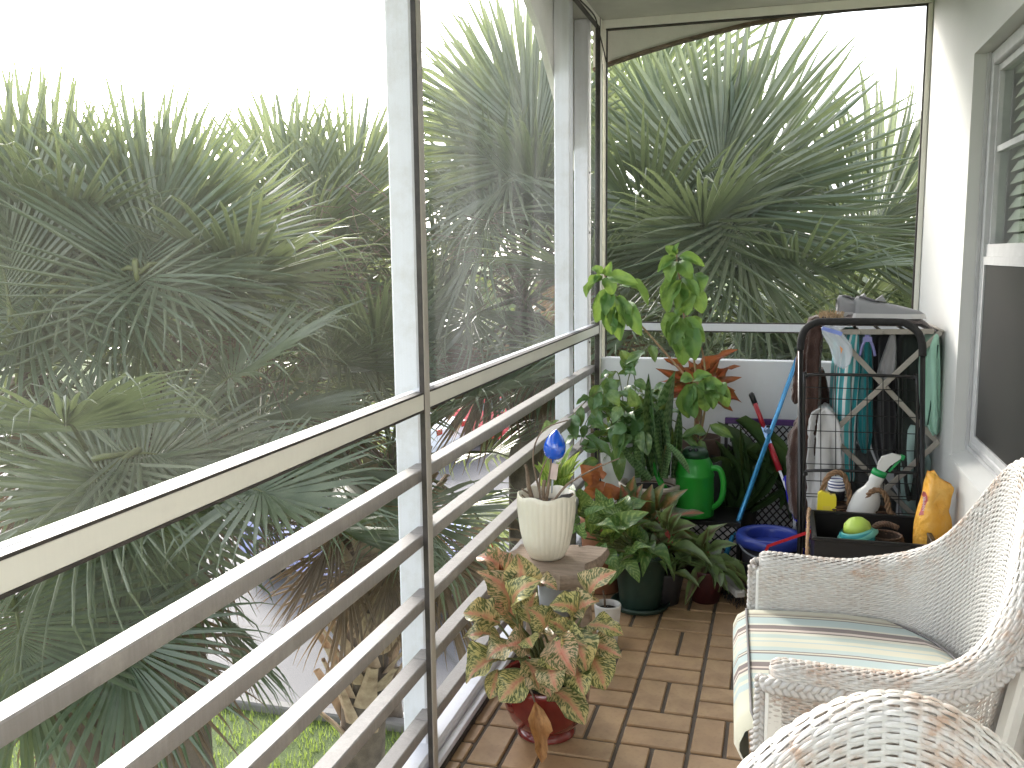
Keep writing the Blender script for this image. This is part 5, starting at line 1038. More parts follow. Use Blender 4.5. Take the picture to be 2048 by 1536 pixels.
M_PEG = simple('lilac_plastic', (.20, .20, .42), .4, .15, 10); pg = empty('clothes_peg', PY(1735, 690, YD-.03), 0, 'lilac plastic clothes peg clipped on the rack bar', 'clothes peg')
for s_ in (-1, 1):
    mb = MB(); P_ = [PY(1735+s_*2, 670, YD-.03), PY(1735+s_*6, 682, YD-.03), PY(1735+s_*11, 694, YD-.03), PY(1735+s_*15, 712, YD-.03)]; mb.tube(loc_pts(pg, smooth_path(P_, 3)), .006, 6); mb.obj('jaw', M_PEG, pg, smooth=True)
mb = MB(); mb.bar(PY(1726, 679, YD-.034)-pg.location, PY(1744, 679, YD-.034)-pg.location, .008, .02); mb.obj('spring_plate', M_PEG, pg)
# ---- shoes
g = G('grey_knit'); co = g.obj_co(); mp = g.n('Mapping'); g.L(co, mp.inputs[0]); mp.inputs['Rotation'].default_value = (0, R(35), 0); wv = g.n('TexWave', i_Scale=95, i_Distortion=.6); g.L(mp.outputs[0], wv.inputs[0])
g.col(g.mix(g.math('MULTIPLY', wv.outputs[1], .5), (.30, .30, .31), (.19, .19, .20))); g.set(rough=.85); g.bump(wv.outputs[1], .5, .003); M_KNIT = g.mat
M_SOLE = simple('shoe_sole', (.52, .51, .50), .6, .1, 10); M_DARKIN = simple('shoe_lining', (.02, .02, .024), .9)
def shoe(x_px, y_px, depth, L, label, rz):
    q_ = PY(x_px, y_px, depth); o = empty('shoe', V((q_.x, q_.y, zt_+.030)), rz, label, 'shoe', 'pair of grey shoes on the rack')
    S = [(0, .026, .075, .066), (.04, .034, .092, .055), (.10, .036, .090, .048), (.25, .036, .074, .035), (.42, .040, .066, .02), (.60, .044, .056, .0), (.8, .042, .042, 0), (.94, .030, .030, 0), (1.0, .012, .018, 0)]
    P = []
    for t, hw_, h, op in S:
        row = []
        for j in range(17):
            th = math.pi*j/16; row.append((t*L, -math.cos(th)*hw_*(1 if 0 < j < 16 else 1), .018+(h-.018)*math.sin(th)**.6))
        P.append(row)
    mb = MB(); mb.grid(P); mb.face(range(17)); mb.obj('upper', M_KNIT, o, smooth=True)
    Q = []
    for t, hw_, h, op in S: Q.append([(t*L-(.003 if t == 0 else 0)+(.004 if t == 1 else 0), -hw_-.003, 0), (t*L, -hw_-.004, .02), (t*L, hw_+.004, .02), (t*L, hw_+.003, 0), (t*L-(.003 if t == 0 else 0), -hw_-.003, 0)])
    mb = MB(); mb.grid(Q, uv=False); mb.face((0, 1, 2, 3)); mb.obj('sole', M_SOLE, o)
    mb = MB(); Pn = []
    for t, hw_, h in ((.07, .020, .093), (.14, .026, .092), (.26, .027, .080), (.36, .020, .073)): Pn.append([(t*L, -hw_, h-.006), (t*L, 0, h+.001), (t*L, hw_, h-.006)])
    mb.grid(Pn); mb.obj('opening', M_DARKIN, o, smooth=True)
    mb = MB(); mb.prism([(.30*L, -.022, .075), (.40*L, -.022, .098), (.46*L, -.018, .068)], (0, .044, 0)); mb.obj('tongue', M_KNIT, o); return o
shoe(1672, 640, YD+.17, .28, 'grey knitted slip-on shoe, the rear one on the brown rug', R(6))
shoe(1706, 642, YD+.07, .28, 'grey knitted slip-on shoe standing in front of its twin on the brown rug', R(-4))
# ---- black bin with small things
bx0, bx1 = PZ(1630, 1080, .47).x, PZ(1850, 1085, .47).x+.03; by0, by1 = PZ(1690, 1080, .47).y, PZ(1690, 1026, .47).y
bn = empty('storage_bin', V(((bx0+bx1)/2, (by0+by1)/2, 0)), 0, 'open black plastic storage bin on the floor behind the wicker chair', 'storage bin')
hw, hd = (bx1-bx0)/2, (by1-by0)/2; M_BIN = simple('black_bin_plastic', (.013, .012, .012), .38, .3, 12)
mb = MB(); t = .006
for a, b in (((-hw, -hd, 0), (hw, -hd+t, .465)), ((-hw, hd-t, 0), (hw, hd, .465)), ((-hw, -hd+t, 0), (-hw+t, hd-t, .465)), ((hw-t, -hd+t, 0), (hw, hd-t, .465)), ((-hw+t, -hd+t, .33), (hw-t, hd-t, .34))): mb.box(a, b)
mb.obj('walls', M_BIN, bn)
mb = MB()
for a, b in (((-hw-.01, -hd-.01, .462), (hw+.01, -hd+.008, .474)), ((-hw-.01, hd-.008, .462), (hw+.01, hd+.01, .474)), ((-hw-.01, -hd+.008, .462), (-hw+.008, hd-.008, .474)), ((hw-.008, -hd+.008, .462), (hw+.01, hd-.008, .474))): mb.box(a, b, 0, None, .003)
mb.obj('rim', M_BIN, bn)
hq = PZ(1715, 1078, .43); ht = empty('toy_hat', V((hq.x, by0+.13, .342)), R(15), 'small green, teal and yellow striped toy hat in the black bin', 'toy hat')
mb = MB(); mb.lathe([(.058, 0), (.062, .03), (.060, .055)], 24); mb.obj('band_base', simple('yellow_stripe', (.62, .42, .05), .6, .25, 16), ht, smooth=True, M=Matrix.Translation((0, 0, .04)) @ Matrix.Rotation(R(-10), 4, 'Y'))
mb = MB(); mb.lathe([(.062, 0), (.064, .03), (.058, .04)], 24); mb.obj('band', simple('teal_stripe', (.03, .30, .32), .5, .2, 10), ht, smooth=True, M=Matrix.Translation((0, 0, .092)) @ Matrix.Rotation(R(-12), 4, 'Y'))
mb = MB(); mb.lathe([(.075, -.012), (.058, .002), (.052, .012)], 24); mb.obj('brim', simple('mint_brim', (.18, .55, .45), .5), ht, smooth=True, M=Matrix.Translation((-.006, 0, .125)) @ Matrix.Rotation(R(-16), 4, 'Y'))
mb = MB(); mb.lathe([(.052, 0), (.046, .024), (.028, .042), (.002, .05)], 24); mb.obj('crown', simple('lime_crown', (.45, .62, .10), .5), ht, smooth=True, M=Matrix.Translation((-.004, 0, .132)) @ Matrix.Rotation(R(-10), 4, 'Y'))
M_WICK = simple('brown_wicker', (.27, .155, .08), .75, .5, 60, .6, 160); M_WICKD = simple('dark_wicker', (.13, .07, .04), .8, .5, 60, .6, 160)
def twist(par, pts, r, n, m, nm, strands=3, turns=8):
    P = smooth_path(pts, 8); N = len(P)
    for s_ in range(strands):
        mb = MB(); Q = []
        for i, p in enumerate(P):
            tdir = (P[min(i+1, N-1)]-P[max(i-1, 0)]).normalized(); a = tdir.cross(V((0, 1, .01))).normalized(); b = tdir.cross(a); th = 6.283*(turns*i/N+s_/strands); Q.append(p+(a*math.cos(th)+b*math.sin(th))*r)
        mb.tube(loc_pts(par, Q), r*.95, 6); mb.obj(nm, m, par, smooth=True)
def basket(px, yc_, z0, r, h, label, arch_px, m, yh):
    q_ = PY(px, 1000, yc_); o = empty('basket', V((q_.x, yc_, z0)), 0, label, 'basket')
    mb = MB()
    for kz in range(int(h/.010)):
        z = .006+kz*.010; rr_ = r*(.85+.15*math.sin(math.pi*z/h)); pts = []
        for j in range(33): th = 2*math.pi*j/32; w_ = 1+.03*(1 if (j+kz) % 2 else -1); pts.append((rr_*w_*math.cos(th), rr_*w_*math.sin(th), z))
        mb.tube(pts, .0052, 5, cap=False)
    tag(mb.obj('weave', M_WICKD, o, smooth=True), kind='stuff')
    mb = MB(); mb.lathe([(r*.78, .002), (r*.8, .01), (r*.84, h)], 24); mb.obj('liner', simple('basket_inside', (.05, .03, .02), .9), o)
    twist(o, [PY(x, y, yh) for x, y in arch_px], .0062, 0, m, 'handle', 3, 4); return o
ZS = .40; ys_ = 3.90
bx = empty('low_shelf', V(((PY(1625, 1000, ys_).x+PY(1835, 1000, ys_).x)/2, ys_, 0)), 0, 'low black shelf holding the bottle and baskets between bin and cart', 'shelf')
mb = MB(); w2 = (PY(1835, 1000, ys_).x-PY(1625, 1000, ys_).x)/2; mb.box((-w2, -.066, ZS-.02), (w2, .066, ZS), 0, None, .003); mb.obj('board', M_BIN, bx)
for s_ in (-1, 1): mb = MB(); mb.box((s_*(w2-.02)-.01, -.06, 0), (s_*(w2-.02)+.01, .06, ZS-.02)); mb.obj('leg', M_BIN, bx)
basket(1672, ys_, ZS, .055, .085, 'brown wicker basket with a tall twisted handle beside the yellow bottle', [(1642, 1025), (1644, 985), (1655, 955), (1672, 944), (1688, 952), (1696, 975), (1699, 1000), (1692, 1030)], M_WICK, ys_-.02)
basket(1755, ys_+.0, ZS, .055, .07, 'brown wicker basket with a low twisted handle in front of the spray bottle', [(1724, 1030), (1728, 1005), (1738, 988), (1751, 980), (1766, 985), (1774, 1000), (1777, 1020), (1790, 1034)], M_WICK, ys_-.058)
basket(1772, by0+.17, .342, .07, .11, 'round dark wicker basket lying inside the black bin', [(1740, 1064), (1755, 1050), (1775, 1048), (1795, 1056)], M_WICKD, by0+.14)
# spray bottle leaning
sb = empty('spray_bottle', V((PY(1722, 1030, ys_).x, ys_-.03, ZS)), 0, 'white spray bottle with a green collar and trigger leaning in a basket', 'spray bottle')
ax = (PY(1757, 945, ys_-.03)-PY(1715, 1035, ys_-.03)).normalized(); base = PY(1712, 1046, ys_-.03)-sb.location; base.z = max(base.z, .012)
MS = frame(V(base)-ax*0, ax, (0, -1, 0)) @ Matrix.Rotation(R(-90), 4, 'X') @ Matrix.Diagonal((1.25, 1.0, 1.0, 1)) @ Matrix.Scale(.98, 4)
g = G('milky_plastic'); g.col((.78, .77, .74)); g.set(rough=.4); g.translucent(.25, (.8, .78, .72)); M_MILK = g.mat
mb = MB(); mb.lathe([(.040, 0), (.045, .006), (.045, .10), (.040, .125), (.026, .155), (.020, .185), (.023, .20), (.022, .215), (.016, .222)], 28); mb.obj('bottle', M_MILK, sb, smooth=True, M=MS)
M_GRN = simple('green_collar', (.01, .30, .08), .35, .1, 10); mb = MB(); mb.lathe([(.019, .216), (.0235, .218), (.0235, .240), (.016, .244)], 24, rfun=lambda th, z: 1+.03*math.cos(24*th)); mb.obj('collar', M_GRN, sb, smooth=True, M=MS)
mb = MB(); mb.prism([(-.012, -.011, .242), (.013, -.011, .242), (.020, -.011, .275), (.040, -.011, .318), (.038, -.011, .330), (.012, -.011, .325), (-.014, -.011, .296), (-.016, -.011, .27)], (0, .022, 0)); mb.obj('head', M_MILK, sb, M=MS @ Matrix.Rotation(R(0), 4, 'Z'))
mb = MB(); mb.prism([(.022, -.006, .25), (.029, -.006, .25), (.044, -.006, .31), (.036, -.006, .312)], (0, .012, 0)); mb.box((.037, -.009, .315), (.050, .009, .334)); mb.obj('trigger', M_GRN, sb, M=MS)
# yellow bottle and striped cup
yb = empty('yellow_bottle', V((PY(1652, 1030, ys_-.03).x, ys_-.035, ZS)), 0, 'squat bright yellow plastic bottle beside the tall basket handle', 'bottle'); hz = PY(1652, 985, ys_-.035).z-ZS
w_ = (PY(1672, 1000, ys_-.035)-PY(1634, 1000, ys_-.035)).length/2; mb = MB(); mb.prism([(-w_, -.018, 0), (w_, -.018, 0), (w_, -.018, hz*.86), (w_*.9, -.018, hz*.94), (w_*.42, -.018, hz*.94), (w_*.22, -.018, hz), (-w_*.55, -.018, hz*1.06), (-w_*.95, -.018, hz*.97)], (0, .036, 0)); mb.obj('body', simple('yellow_plastic', (.80, .66, .04), .35, .05, 6), yb)
mb = MB(); mb.box((-w_*.4, -.0195, hz*.25), (w_*.4, -.0185, hz*.6)); mb.obj('front_panel', simple('yellow_panel', (.78, .62, .08), .3), yb)
NV = (.02, .03, .16); cu = MB(); cu.lathe([(.030, 0), (.032, .002), (.036, .09), (.033, .09), (.028, .01)], 24)
g = G('striped_enamel'); sx = g.n('SeparateXYZ'); g.L(g.obj_co(), sx.inputs[0]); g.col(g.ramp(g.math('MULTIPLY', sx.outputs[2], 10.0), [(0, (.012, .012, .02)), (.42, (.75, .75, .78)), (.54, NV), (.60, (.75, .75, .78)), (.66, NV), (.72, (.75, .75, .78)), (.80, NV), (.84, (.7, .72, .75))], 'CONSTANT')); g.set(rough=.5)
o = cu.obj('striped_cup', g.mat, None, smooth=True); o.location = V((PY(1672, 980, 3.97).x, ys_+.038, PY(1672, 990, 3.97).z-.05)); o.location.z = ZS+.085; tag(o, 'navy and white striped cup inside the tall handled basket', 'cup')
# twisted rope at the bin corner
rp_ = empty('rope', V((bx0-.016, by0, 0)), 0, 'twisted tan rope hanging at the corner of the black bin', 'rope')
twist(rp_, [V((bx0-.010, by1-.02, .485)), V((bx0-.018, by0+.20, .49)), V((bx0-.022, by0+.05, .48)), V((bx0-.026, by0-.014, .42)), V((bx0-.024, by0-.014, .2)), V((bx0-.022, by0-.012, .01))], .0042, 0, simple('tan_rope', (.50, .32, .19), .85, .3, 40), 'strand', 3, 16)
# ---- orange pouch
ob = empty('pouch', PY(1862, 1040, 3.60).to_2d().to_3d(), 0, 'crumpled orange pouch with a red emblem leaning on the house wall', 'pouch')
def oq(x, y, d=0): return PY(1820+x/12.8, 920+y/12.8, 3.62+d)-ob.location
rows = [[(455, 270), (520, 300), (570, 290), (620, 262)], [(430, 440), (560, 420), (700, 430), (820, 520)], [(390, 640), (560, 640), (800, 600), (1120, 700)], [(350, 900), (520, 860), (760, 850), (1070, 950)], [(270, 1150), (480, 1100), (700, 1150), (1030, 1180)], [(190, 1420), (420, 1350), (700, 1350), (1000, 1330)], [(120, 1800), (420, 1700), (700, 1700), (1080, 1650)], [(100, 2600), (420, 2600), (700, 2600), (1050, 2600)], [(120, 3600), (420, 3600), (700, 3600), (1030, 3600)]]
dz = [[0, .004, .004, 0], [.0, -.012, -.008, .0], [.004, -.022, -.012, .006], [.006, -.03, -.02, .008], [.008, -.035, -.012, .004], [.008, -.036, -.03, .008], [.008, -.04, -.035, .006], [.008, -.04, -.03, .006], [.008, -.04, -.03, .006]]
def bez(rows, d): return [[oq(*p, dd) for p, dd in zip(r1, r2)] for r1, r2 in zip(rows, d)]
def refine(P, n=4):
    A_ = [smooth_path(r_, n) for r_ in P]; B_ = [smooth_path([r_[j] for r_ in A_], n) for j in range(len(A_[0]))]; return [[B_[j][i] for j in range(len(B_))] for i in range(len(B_[0]))]
g = G('orange_foil'); co = g.obj_co(); n1 = g.noise(14, 4, co); g.col(g.mix(g.ramp(n1, [(.35, 0.0), (.7, 1.0)]), (.80, .38, .04), (.85, .50, .12))); g.set(rough=.3); g.bump(g.noise(22, 3, co), .8, .02)
Pf = refine(bez(rows, dz)); mb = MB(); mb.grid(Pf); mb.grid([[V((p.x, p.y+.045*(1-i/len(Pf)*.2)*(0.25+.75*min(1, i/8)), p.z)) for p in row] for i, row in enumerate(Pf)], flip=True); mb.obj('foil', g.mat, ob, smooth=True)
# emblem: red arc band with pale lettering
em = [(330, 800), (400, 830), (445, 960), (450, 1080), (425, 1230), (370, 1400)]; ei = [(300, 900), (335, 960), (330, 1060), (310, 1170), (270, 1290), (215, 1420)]
mb = MB(); A_ = smooth_path([oq(x, y, -.030) for x, y in em], 4); B_ = smooth_path([oq(x, y, -.016) for x, y in ei], 4); mb.grid([A_, B_]); mb.obj('emblem_band', simple('emblem_red', (.62, .16, .17), .4, .1, 10), ob)
txt = bpy.data.curves.new('emblem_text', 'FONT'); txt.body = 'HAMMER'; txt.size = .0135; txt.extrude = .0003; txt.align_x = 'CENTER'; to = bpy.data.objects.new('tmp_text', txt); COL.objects.link(to)
bpy.context.view_layer.update(); tm = bpy.data.meshes.new_from_object(to.evaluated_get(bpy.context.evaluated_depsgraph_get())); bpy.data.objects.remove(to); tm.materials.clear(); tm.materials.append(simple('emblem_white', (.85, .80, .80), .5))
bpy.data.curves.remove(txt)
o = link('emblem_lettering', tm, ob); tp, bt_ = oq(395, 850, -.034), oq(310, 1380, -.034); dv = (tp-bt_).normalized(); nv = V((.25, -1, .1)).normalized(); up_ = nv.cross(dv); cen_ = (tp+bt_)/2
o.matrix_local = Matrix(((dv.x, up_.x, nv.x, cen_.x-up_.x*.005), (dv.y, up_.y, nv.y, cen_.y-up_.y*.005), (dv.z, up_.z, nv.z, cen_.z-up_.z*.005), (0, 0, 0, 1)))
# ---- wire plant stand by the corner
ws = empty('wire_stand', PY(1200, 1000, 4.62).to_2d().to_3d(), 0, 'black wire plant stand with round finials in the corner behind the pothos', 'plant stand')
q_ = [PY(x, y, 4.62)-ws.location for x, y in ((1191, 858), (1246, 866))]
for p in q_+[v+V((0, .16, 0)) for v in q_]:
    mb = MB(); mb.tube([V((p.x, p.y, 0)), p], .0065, 8); mb.obj('upright', M_BLACKM, ws); mb = MB(); mb.lathe([(.001, -.012), (.010, -.006), (.012, 0), (.010, .006), (.001, .012)], 10); mb.obj('finial', M_BLACKM, ws, smooth=True, M=Matrix.Translation(p))
for dzz in (.02, .06, .35):
    mb = MB(); a, b = q_[0]-V((0, 0, dzz)), q_[1]-V((0, 0, dzz)); e = V((0, .16, 0))
    for s1, s2 in ((a, b), (b, b+e), (b+e, a+e), (a+e, a)): mb.tube([s1, s2], .0035, 6)
    mb.obj('ring', M_BLACKM, ws, smooth=True)
mb = MB()
for i in range(7):
    t = i/6; a = q_[0].lerp(q_[1], t)-V((0, 0, .06)); mb.tube([a, a+V((0, .16, 0))], .002, 5); b = q_[0].lerp(q_[1], min(1, t+.08)); mb.tube([a, b-V((0, 0, .02))], .0018, 5)
mb.obj('wire_deck', M_BLACKM, ws)
# ================================================================ white wicker armchairs
def path_pts(step=.004):
    pts = []; x0, r = -.29, .0
    n1 = int((0-x0)/step); A = [(x0+(0-x0)*i/n1, -.34) for i in range(n1)]
    n2 = 1200; arc = [(.24*math.cos(a), .34*math.sin(a)) for a in np.linspace(-math.pi/2, math.pi/2, n2)]
    al = [0]
    for p, q in zip(arc[:-1], arc[1:]): al.append(al[-1]+math.hypot(q[0]-p[0], q[1]-p[1]))
    m = int(al[-1]/step); xs_ = np.interp(np.linspace(0, al[-1], m), al, [p[0] for p in arc]); ys_ = np.interp(np.linspace(0, al[-1], m), al, [p[1] for p in arc])
    B = list(zip(xs_, ys_)); C_ = [(x, .34) for x, _ in A[::-1]]
    P = np.array(A+B+C_); T = np.gradient(P, axis=0); T /= np.linalg.norm(T, axis=1)[:, None]; N = np.stack([T[:, 1], -T[:, 0]], 1)
    s = np.concatenate([[0], np.cumsum(np.linalg.norm(np.diff(P, axis=0), axis=1))]); return P, N, s
PP, NN, SS = path_pts(); SL = SS[-1]
def rim_h(x, y):
    # arms level, back rising in a soft hump
    a = np.clip((x+.06)/.31, 0, 1); k = a*a*(3-2*a); hump = np.cos(np.clip(np.abs(y)/.36, 0, 1)*math.pi/2)**1.6
    return .603+.012*np.clip((-x-.1)/.2, 0, 1)+k*(.06+.345*hump)
HH = rim_h(PP[:, 0], PP[:, 1]); ARC = np.clip(PP[:, 0]/.24, 0, 1)
EDGE = np.minimum(SS, SL-SS); CAPF = np.sqrt(np.clip(1-(1-np.clip(EDGE/.035, 0, 1))**2, 0, 1))*.9+.1
RX, RZ = .039, .032
def prof_inner(d):
    """distance d (scalar) from the outer end of the roll, over the roll and down the inner face -> offset, z and facing for every s"""
    per = math.pi*math.sqrt((RX**2+RZ**2)/2)
    rec = .05*ARC
    if d < per:
        a = d/per*math.pi; off = RX+RX*math.cos(a)*CAPF; z = HH-RZ+RZ*math.sin(a)*(.6+.4*CAPF); nx, nz = math.cos(a), math.sin(a)
        return off+rec, z, np.full_like(HH, nx), np.full_like(HH, nz), np.ones_like(HH, bool)
    z = HH-RZ-(d-per); f = np.clip((z-.33)/(HH-RZ-.33), 0, 1); off = rec*f
    return off, z, np.full_like(HH, -1.0), rec*0, z > .33
def prof_outer(d):
    z = HH-.052-d; f = np.clip((HH-z)/.5, 0, 1); rec = .05*ARC*np.clip((z-.33)/(HH-.36), 0, 1)
    return .058-.03*f+rec, z, np.ones_like(HH), HH*0, z > .09
def weave(prof, dmax, row=.0066, stake=.0165, name='weave', m=None):
    vs = []; fs = []; uv = []; base = 0; k = 0; d = .002; n = len(SS)
    wobr = np.random.RandomState(4)
    amp = .0022; hwv = .0032
    while d < dmax:
        ph = math.pi*(k % 2); w = np.tanh(1.8*np.cos(math.pi*SS/stake+ph))*amp + wobr.normal(0, .00025, n)
        trio = []
        for dd, lift in ((-hwv, -.0011), (0, .0011), (hwv, -.0011)):
            off, z, nx, nz, ok = prof(max(0, d+dd)); o = off+nx*(w+lift); zz = z+nz*(w+lift)
            trio.append(np.stack([PP[:, 0]+NN[:, 0]*o, PP[:, 1]+NN[:, 1]*o, zz], 1)); okc = ok
        V3 = np.stack(trio, 1).reshape(-1, 3); vs.append(V3)
        idx = np.where(okc[:-1] & okc[1:])[0]
        for c in (0, 1):
            f = np.stack([base+idx*3+c, base+idx*3+c+1, base+(idx+1)*3+c+1, base+(idx+1)*3+c], 1); fs.append(f)
            u = np.stack([np.stack([SS[idx], np.full(len(idx), d)], 1), np.stack([SS[idx], np.full(len(idx), d)], 1), np.stack([SS[idx+1], np.full(len(idx), d)], 1), np.stack([SS[idx+1], np.full(len(idx), d)], 1)], 1); uv.append(u)
        base += len(V3); d += row; k += 1
    # stakes
    st = np.arange(stake/2, SL, stake); ds = np.arange(0, dmax, .012)
    cols = [prof(x) for x in ds]
    for s_ in st:
        i = int(np.searchsorted(SS, s_)); i = min(max(i, 1), n-2); t = (PP[i+1]-PP[i-1]); t = t/np.linalg.norm(t); pts = []
        for (off, z, nx, nz, ok), x in zip(cols, ds):
            if not ok[i]: break
            c = np.array([PP[i, 0]+NN[i, 0]*off[i], PP[i, 1]+NN[i, 1]*off[i], z[i]]); pts.append(c-np.array([*t*.0022, 0])); pts.append(c+np.array([*t*.0022, 0]))
        if len(pts) < 4: continue
        vs.append(np.array(pts)); q = np.arange(len(pts)//2-1)
        f = np.stack([base+q*2, base+q*2+1, base+q*2+3, base+q*2+2], 1); fs.append(f); uv.append(np.stack([np.stack([np.full(len(q), s_), ds[q]], 1)]*4, 1)); base += len(pts)
    Vv = np.concatenate(vs); F_ = np.concatenate(fs); U = np.concatenate(uv)
    me = bpy.data.meshes.new(name); me.vertices.add(len(Vv)); me.vertices.foreach_set('co', Vv.ravel()); me.loops.add(len(F_)*4); me.loops.foreach_set('vertex_index', F_.ravel().astype(np.int32))
    me.polygons.add(len(F_)); me.polygons.foreach_set('loop_start', np.arange(0, len(F_)*4, 4, dtype=np.int32)); me.polygons.foreach_set('loop_total', np.full(len(F_), 4, dtype=np.int32))
    ul = me.uv_layers.new(name='UVMap'); ul.data.foreach_set('uv', U.ravel()); me.polygons.foreach_set('use_smooth', np.ones(len(F_), bool)); me.materials.append(m); me.update(calc_edges=True); return me
g = G('worn_white_wicker'); co = g.obj_co(); sx = g.n('SeparateXYZ'); g.L(g.uv(), sx.inputs[0])
n1 = g.noise(16, 6, co, .7); n2 = g.noise(90, 4, co)
msk = g.math('MULTIPLY', g.ramp(sx.outputs[1], [(0.0, .8), (.10, 1.0), (.17, .35), (.26, 0.0)]), g.ramp(n1, [(.44, 0.0), (.62, .95)]))
msk = g.math('MULTIPLY', msk, g.ramp(n2, [(.35, .25), (.6, 1.0)]))
g.col(g.mix(msk, g.mix(g.ramp(n2, [(.4, 0.0), (.75, .5)]), (.59, .575, .545), (.49, .47, .44)), (.44, .29, .20))); g.set(rough=.55); M_WWHITE = g.mat
g = G('worn_white_braid'); co = g.obj_co(); n1 = g.noise(14, 6, co, .7); g.col(g.mix(g.math('MULTIPLY', g.ramp(n1, [(.5, 0.0), (.68, 1.0)]), .6), (.54, .525, .505), (.40, .29, .21))); g.set(rough=.55); M_BRAID = g.mat
M_CREAMP = white_paint('chair_paint', (.74, .73, .68), .25, 8)
def braid(pts, r, pitch=.05, wd=.012, th=.006):
    P = [V(p) for p in pts]; L = [0]
    for a, b in zip(P[:-1], P[1:]): L.append(L[-1]+(b-a).length)
    out = []; n = int(L[-1]/.006)
    xs_ = [np.interp(np.linspace(0, L[-1], n), L, [p[i] for p in P]) for i in range(3)]; C_ = [V((xs_[0][i], xs_[1][i], xs_[2][i])) for i in range(n)]
    mb = MB()
    for s_ in range(3):
        Q = []
        for i, c in enumerate(C_):
            t = (C_[min(i+1, n-1)]-C_[max(i-1, 0)]).normalized(); outw = V((c.x*.3, c.y, 0)).normalized(); sd = t.cross(outw).normalized(); a = 6.283*(L[-1]*i/n/pitch+s_/3)
            Q.append(c+sd*(wd*math.sin(a))+outw*(th*math.sin(2*a)))
        mb.tube(Q, r, 6)
    return mb
STR = [(0, (.48, .58, .56)), (.035, (.66, .64, .50)), (.075, (.50, .45, .34)), (.09, (.19, .15, .14)), (.10, (.66, .64, .50)), (.115, (.19, .15, .14)), (.125, (.47, .58, .57)), (.19, (.72, .70, .58)), (.205, (.20, .155, .145)), (.245, (.70, .60, .52)), (.262, (.20, .155, .145)), (.275, (.70, .68, .55)), (.30, (.49, .58, .54)), (.335, (.70, .68, .52)), (.36, (.45, .55, .56)), (.375, (.66, .64, .50)), (.42, (.47, .57, .55)), (.455, (.19, .15, .14)), (.463, (.66, .63, .5)), (.475, (.19, .15, .14)), (.485, (.46, .57, .57)),
       (.545, (.70, .68, .56)), (.56, (.20, .155, .145)), (.60, (.70, .60, .52)), (.617, (.20, .155, .145)), (.63, (.70, .68, .55)), (.66, (.48, .58, .55)), (.70, (.70, .68, .52)), (.73, (.46, .56, .57)), (.78, (.66, .64, .5)), (.82, (.19, .15, .14)), (.86, (.7, .6, .52)), (.89, (.47, .57, .55)), (.95, (.7, .68, .55))]
g = G('striped_cushion'); sx = g.n('SeparateXYZ'); g.L(g.uv(), sx.inputs[0]); c_ = g.ramp(g.math('SUBTRACT', 1.0, sx.outputs[1]), [(p_, tuple(x*.76 for x in c)) for p_, c in STR[:30]+[(.82, (.66, .64, .50))]], 'CONSTANT'); n = g.noise(500, 2, g.obj_co()); g.col(g.mix(g.math('MULTIPLY', n, .12), c_, (.3, .3, .28))); g.set(rough=.9, sheen=.2, spec=.2); g.bump(n, .25, .002); M_CUSH = g.mat
ch = empty('wicker_armchair', (0.272, 2.40, 0), R(3), 'white wicker armchair with a striped seat cushion, its back to the house wall', 'armchair', 'white wicker armchairs')
me_in = weave(prof_inner, .80, name='inner_weave', m=M_WWHITE); me_out = weave(prof_outer, .95, name='outer_weave', m=M_WWHITE)
tag(link('inner_weave', me_in, ch), kind='stuff'); tag(link('outer_weave', me_out, ch), kind='stuff')
rimp = [(PP[i, 0]+NN[i, 0]*(.076+.05*ARC[i]), PP[i, 1]+NN[i, 1]*(.076+.05*ARC[i]), HH[i]-.048) for i in range(0, len(SS), 3)]
rimp = [(-.306, -.385, HH[0]-.05), (-.304, -.402, HH[0]-.048)]+rimp+[(-.304, .402, HH[0]-.048), (-.306, .385, HH[0]-.05)]
braid(rimp, .0072).obj('rim_braid', M_BRAID, ch, smooth=True)
for s_ in (-1, 1):
    braid([(-.308, s_*.372, .57), (-.308, s_*.372, .40), (-.304, s_*.370, .2), (-.300, s_*.368, .05)], .0058, .045, .010, .005).obj('front_braid', M_BRAID, ch, smooth=True)
    mb = MB(); mb.box((-.298, s_*.350, 0), (-.258, s_*.392, .565), 0, None, .006); mb.obj('leg', M_CREAMP, ch)
    mb = MB(); mb.bar((.10, s_*.395, 0), (.235, s_*.33, .62), .036, .036, 0, (0, 0, 1), .007); mb.obj('leg', M_CREAMP, ch)
mb = MB(); P = []; ny = 25
yy = np.linspace(-.345, .345, ny)
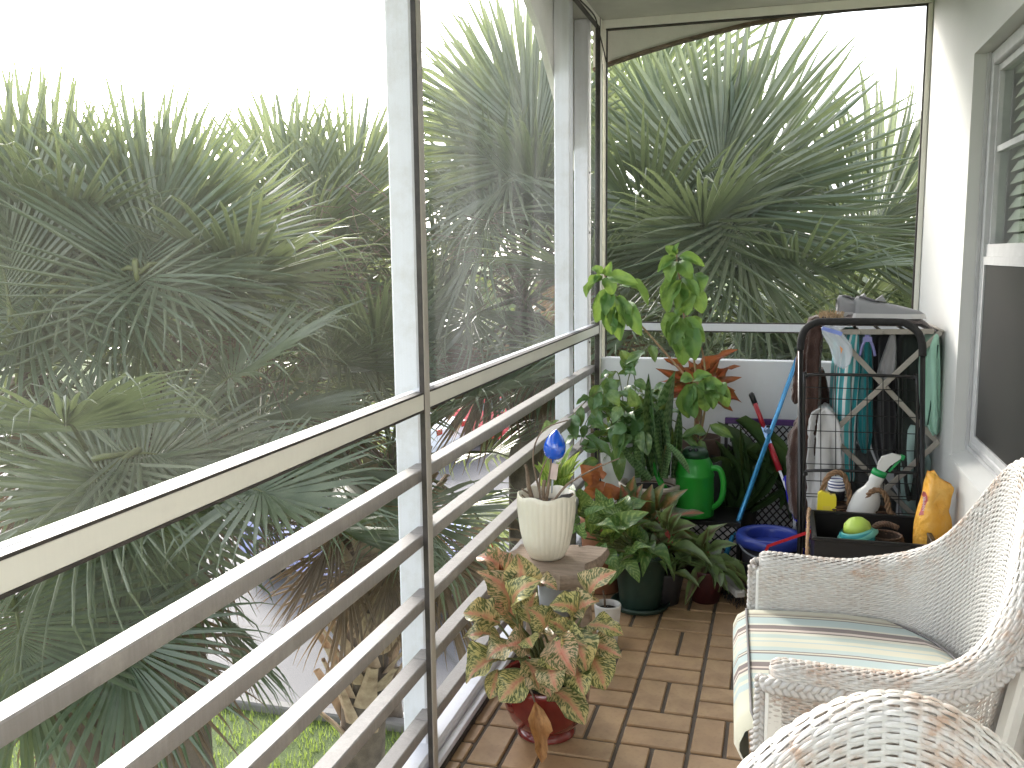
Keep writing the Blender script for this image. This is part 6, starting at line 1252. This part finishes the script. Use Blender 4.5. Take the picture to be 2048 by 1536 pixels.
for y in yy:
    e = min(1, max(0, (.345-abs(y))/.03)); rd = math.sqrt(1-(1-e)**2); xb = .235*math.sqrt(max(0, 1-(y/.348)**2))-.0
    pf = [(-.325, .315), (-.345, .335), (-.362, .37), (-.362, .405), (-.350, .435), (-.325, .452), (-.25, .457), (-.12, .460)]
    row = [V((x+(.012*(1-rd) if x < -.3 else 0), y, z-.018*(1-rd)*(z > .4))) for x, z in pf]
    for t in (.0, .25, .5, .75, .92): row.append(V((-.05+(xb+.05)*t, y, .460-.010*t-.018*(1-rd)-.012*(t > .9))))
    row.append(V((xb+.002, y, .42))); row.append(V((xb-.01, y, .36))); P.append(row)
mb.grid([list(r_) for r_ in P]); cu_ = mb.obj('cushion', M_CUSH, ch, smooth=True)
M_PIPE = simple('dark_piping', (.22, .21, .21), .8, .2, 20)
pip = [P[i][5]+V((0, 0, .002)) for i in range(ny)]; mb = MB(); mb.tube(pip, .0035, 6); mb.obj('piping', M_PIPE, cu_, smooth=True)
pb = [P[i][-3]+V((0, 0, .004)) for i in range(1, ny-1)]; mb = MB(); mb.tube(pb, .0035, 6); mb.obj('piping', M_PIPE, cu_, smooth=True)
mb = MB(); k = len(mb.v); deck = [(-.29, -.335), (0, -.335)]+[(.235*math.cos(a), .335*math.sin(a)) for a in np.linspace(-1.5, 1.5, 17)]+[(0, .335), (-.29, .335)]
mb.prism([(x, y, .355) for x, y in deck], (0, 0, -.03)); mb.obj('seat_deck', M_CREAMP, ch)
mb = MB()
for kz in range(26):
    z = .10+kz*.0085; pts = [(-.303+.0035*(1 if (j+kz) % 2 else -1), -.345+.69*j/44, z) for j in range(45)]; mb.tube(pts, .0042, 4, cap=False)
tag(mb.obj('front_apron', M_BRAID, ch, smooth=True), kind='stuff')
def copy_chair(src, loc, rz, label):
    r_ = src.copy(); COL.objects.link(r_); r_.location = loc; r_.rotation_euler = (0, 0, rz); r_['label'] = label
    for c in list(src.children):
        d = c.copy(); COL.objects.link(d); d.parent = r_
        for e in c.children: f = e.copy(); COL.objects.link(f); f.parent = d
    return r_
copy_chair(ch, (0.115, .725, 0), R(90-6), 'white wicker armchair turned to face the camera, only the top of its back showing')
